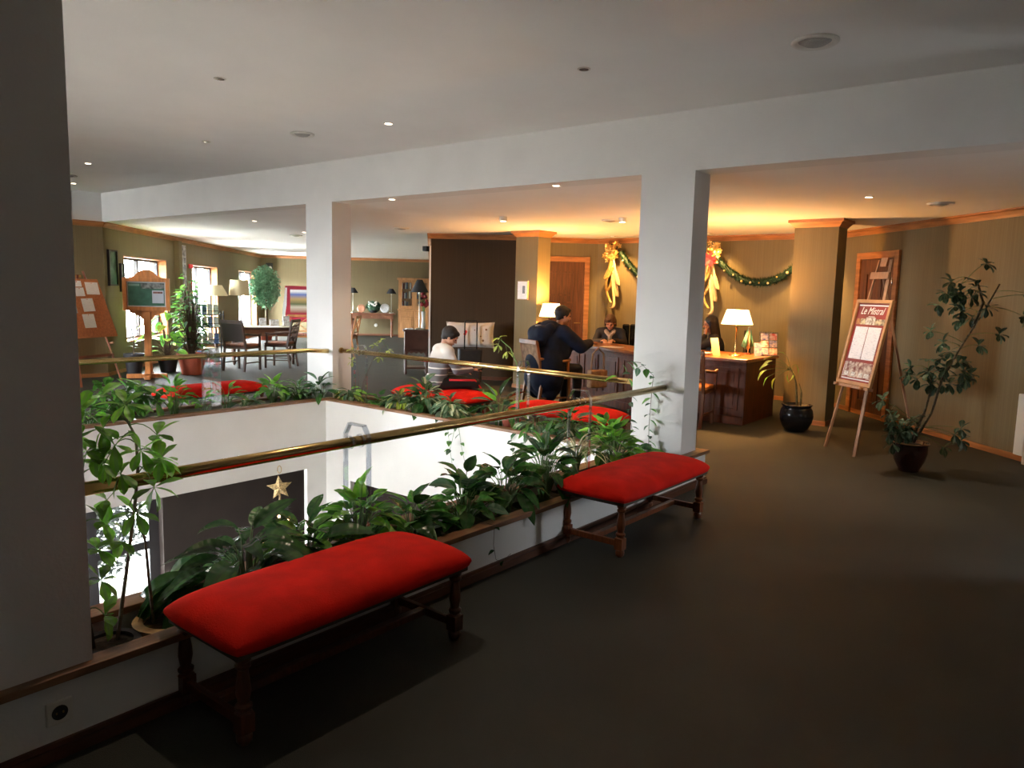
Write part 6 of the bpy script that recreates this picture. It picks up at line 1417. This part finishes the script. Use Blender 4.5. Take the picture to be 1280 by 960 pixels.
def hair_short(mb, T, M, s):
    mb.ell(T((-0.026, 0, 0.044)), (0.106 * s, 0.094 * s, 0.100 * s), M)
    mb.ell(T((-0.060, 0, -0.01)), (0.050 * s, 0.074 * s, 0.065 * s), M); mb.ell(T((0.045, 0, 0.085)), (0.050 * s, 0.064 * s, 0.034 * s), M)
    for i in range(26):
        a = i * 2.4; r = 0.075 * math.sqrt(i / 26); mb.cap(T((-0.02 + r * math.cos(a), r * math.sin(a), 0.105 - r * 0.5)), T((-0.0 + r * 1.35 * math.cos(a), r * 1.25 * math.sin(a), 0.125 - r * 0.75)), 0.016 * s, 0.008 * s, 6)
def hair_long(mb, T, M, s):
    mb.ell(T((-0.022, 0, 0.045)), (0.102 * s, 0.090 * s, 0.096 * s), M)
    for k in (-1, 1): mb.cap(T((0.0, 0.078 * k, 0.04)), T((0.0, 0.085 * k, -0.15)), 0.035 * s, 0.03 * s); mb.cap(T((-0.05, 0.06 * k, 0.02)), T((-0.06, 0.07 * k, -0.20)), 0.05 * s, 0.035 * s)
    mb.cap(T((-0.075, 0, 0.02)), T((-0.08, 0, -0.20)), 0.05 * s, 0.045 * s)
def hair_bob(mb, T, M, s):
    mb.ell(T((-0.018, 0, 0.045)), (0.104 * s, 0.090 * s, 0.094 * s), M)
    for k in (-1, 1): mb.cap(T((-0.02, 0.076 * k, 0.03)), T((-0.012, 0.084 * k, -0.07)), 0.028 * s, 0.020 * s)
    mb.ell(T((-0.055, 0, -0.02)), (0.055 * s, 0.080 * s, 0.085 * s), M); mb.ell(T((0.050, -0.03, 0.090)), (0.045 * s, 0.045 * s, 0.020 * s), M)

# striped sweater: white yoke, grey below with thin white stripes
WHT = (0.72, 0.68, 0.64); GRY = (0.16, 0.155, 0.17)
SWEAT = bands('striped sweater', [(0.0, (0.45, 0.42, 0.40)), (0.08, GRY), (0.20, WHT), (0.225, GRY), (0.34, WHT), (0.365, GRY), (0.48, WHT), (0.505, GRY), (0.60, (0.25, 0.22, 0.2)), (0.66, WHT)], 'Z', lo=0.42, hi=0.95)
s = 0.88
kid = person('child in a white and grey striped sweater sitting on a red bench, head bowed', (6.02, 5.93, 0), -0.42,
    dict(s=s, pelvis=(0, 0, 0.52), chest=(0.06, 0, 0.76), neck=(0.10, 0, 0.92), head=(0.16, -0.02, 1.02), nod=0.55, yaw=-0.45,
         shL=(0.09, 0.155, 0.87), shR=(0.09, -0.155, 0.87), elL=(0.12, 0.21, 0.64), elR=(0.17, -0.21, 0.66), wrL=(0.32, 0.06, 0.62), wrR=(0.38, -0.14, 0.66), hdL=(1, -0.4, 0), hdR=(1, 0.15, 0.05), curl=0.5,
         hpL=(0.03, 0.08, 0.50), hpR=(0.03, -0.08, 0.50), knL=(0.40, 0.12, 0.50), knR=(0.42, -0.14, 0.50), anL=(0.42, 0.12, 0.09), anR=(0.46, -0.16, 0.09),
         top=SWEAT, topname='sweater', bottom=mat('black tracksuit', (0.012, 0.012, 0.015), 0.7), hair=hair_short, hairm=HAIRB))
MB().tube([(0.10, -0.165, 0.555), (0.40, -0.185, 0.545), (0.485, -0.19, 0.44), (0.505, -0.205, 0.14)], 0.013, 6).build('red_stripe', PR, kid, smooth=True)

ph = MB().box(-0.035, 0.035, -0.06, 0.06, -0.006, 0.006).build('phone', BLACK, None, bevel=0.002)
ph.location = Vector((6.02, 5.93, 0)) + rotd((0.47, -0.13, 0.672), -0.42); ph.rotation_euler = (0.1, -0.3, -0.42)
tag(ph, 'small black phone in the hand of the child on the red bench', 'phone')

def coat(mb, H):
    mb.cap((-0.02, 0.08, 0.40), (0.05, 0.05, 0.84), 0.23, 0.20); mb.cap((-0.02, -0.08, 0.40), (0.05, -0.05, 0.84), 0.23, 0.20); mb.ell((-0.02, 0, 0.60), (0.24, 0.31, 0.30)); mb.ell((0.02, 0, 0.34), (0.21, 0.25, 0.24)); mb.ell((0.16, 0, 0.80), (0.20, 0.27, 0.22)); mb.ell((0.10, 0, 0.98), (0.17, 0.25, 0.15)); mb.ell((0.02, 0, 0.86), (0.19, 0.245, 0.25)); mb.cap((0.0, 0.10, 0.46), (-0.03, 0.17, 0.20), 0.15, 0.10); mb.cap((0.0, -0.10, 0.46), (-0.03, -0.17, 0.20), 0.15, 0.10)
    pass
    for k in ('L', 'R'): mb.cap(H['sh' + k], H['el' + k], 0.11, 0.09); mb.cap(H['el' + k], Vector(H['el' + k]).lerp(Vector(H['wr' + k]), 0.9), 0.09, 0.062)
    mb.cap((0.05, 0.05, 1.06), (0.05, -0.05, 1.06), 0.12, 0.12)
navy = person('person in a long hooded navy coat, seen from behind, leaning on the reception desk', (8.17, 5.98, 0), -0.36,
    dict(s=1.0, pelvis=(0, 0, 0.57), chest=(0.12, 0, 0.88), neck=(0.19, 0, 1.09), head=(0.26, -0.01, 1.235), nod=0.15, yaw=-0.25,
         shL=(0.15, 0.18, 1.02), shR=(0.15, -0.18, 1.02), elL=(0.34, 0.27, 0.84), elR=(0.38, -0.27, 0.83), wrL=(0.62, 0.12, 0.87), wrR=(0.66, -0.10, 0.87), hdL=(1, -0.3, 0.0), hdR=(1, 0.25, 0.05), curl=0.6,
         hpL=(0.03, 0.09, 0.53), hpR=(0.03, -0.09, 0.53), knL=(0.44, 0.13, 0.52), knR=(0.44, -0.13, 0.52), anL=(0.40, 0.13, 0.10), anR=(0.44, -0.13, 0.10),
         top=NAVY, topname='coat', coat=coat, bottom=mat('dark trousers', (0.015, 0.015, 0.02), 0.8), hair=hair_short, hairm=HAIRB))
mb = MB(); mb.cap((-0.11, 0.09, 1.0), (-0.11, -0.09, 1.0), 0.115, 0.115); mb.ell((-0.14, 0, 0.93), (0.10, 0.19, 0.12)); mb.cap((-0.02, 0.13, 1.08), (-0.10, 0.12, 1.0), 0.07, 0.09); mb.cap((-0.02, -0.13, 1.08), (-0.10, -0.12, 1.0), 0.07, 0.09)
blob(mb, 'hood', NAVY, navy, 0.011, 8)
MB().ell((-0.12, 0.0, 1.085), (0.055, 0.09, 0.035)).build('hood_lining', GREY, navy, smooth=True)
mb = MB(); mb.cap((0, 0, 0.16), (0, 0, 0.34), 0.10, 0.11); bagp = Vector((8.22, 5.92, 0)) + rotd((0.36, -0.42, 0.30), -0.36)
e = thing('shoulder_bag', 'tan handbag with straps hanging at the right side of the navy-coated person', 'bag', (8.50, 5.36, 0.30), -0.36)
MB().box(-0.14, 0.14, -0.05, 0.05, 0, 0.24).build('bag_body', FAB, e, bevel=0.02); MB().tube([(-0.11, 0, 0.23), (-0.09, 0, 0.45), (0.0, 0, 0.53), (0.09, 0, 0.45), (0.11, 0, 0.23)], 0.013, 8).build('strap', FAB, e, smooth=True)

def seated(z=0.0, **k):
    d = dict(s=0.95, pelvis=(0, 0, 0.56), chest=(0.07, 0, 0.83), neck=(0.11, 0, 1.0), head=(0.19, 0, 1.11), nod=0.55, yaw=0,
         shL=(0.09, 0.165, 0.95), shR=(0.09, -0.165, 0.95), elL=(0.20, 0.23, 0.80), elR=(0.20, -0.23, 0.80), wrL=(0.38, 0.07, 0.84), wrR=(0.38, -0.07, 0.84), hdL=(1, -0.3, 0), hdR=(1, 0.3, 0), curl=0.6,
         hpL=(0.03, 0.09, 0.53), hpR=(0.03, -0.09, 0.53), knL=(0.36, 0.12, 0.54), knR=(0.36, -0.12, 0.54), anL=(0.30, 0.12, 0.10), anR=(0.30, -0.12, 0.10),
         top=SUIT, topname='jacket', bottom=SUIT, hair=hair_bob, hairm=HAIRL)
    d.update(k); return d
rec = person('light-haired receptionist in dark suit and pale scarf, head bowed over the desk', (10.22, 6.22, 0), PI + 0.45, seated())
mb = MB(); mb.cap((0.16, 0.06, 0.97), (0.185, 0.0, 0.90), 0.035, 0.03); mb.cap((0.16, -0.06, 0.97), (0.185, 0.0, 0.90), 0.035, 0.03); mb.cap((0.185, 0, 0.90), (0.175, 0.01, 0.78), 0.03, 0.045)
blob(mb, 'scarf', mat('pale patterned scarf', (0.5, 0.4, 0.33), 0.7, 0.5, 40), rec, 0.008, 2)
rec2 = person('receptionist with long dark hair seen in profile, hand at her face, behind the lit lamp', (10.12, 4.36, 0), 2.05,
    seated(nod=0.2, yaw=0.1, head=(0.15, 0, 1.15), wrL=(0.22, 0.10, 1.00), elL=(0.30, 0.17, 0.84), hdL=(0.0, -0.1, 1.0), upL=(1, 0.4, 0), curl=0.9, hair=hair_long, hairm=HAIRB))
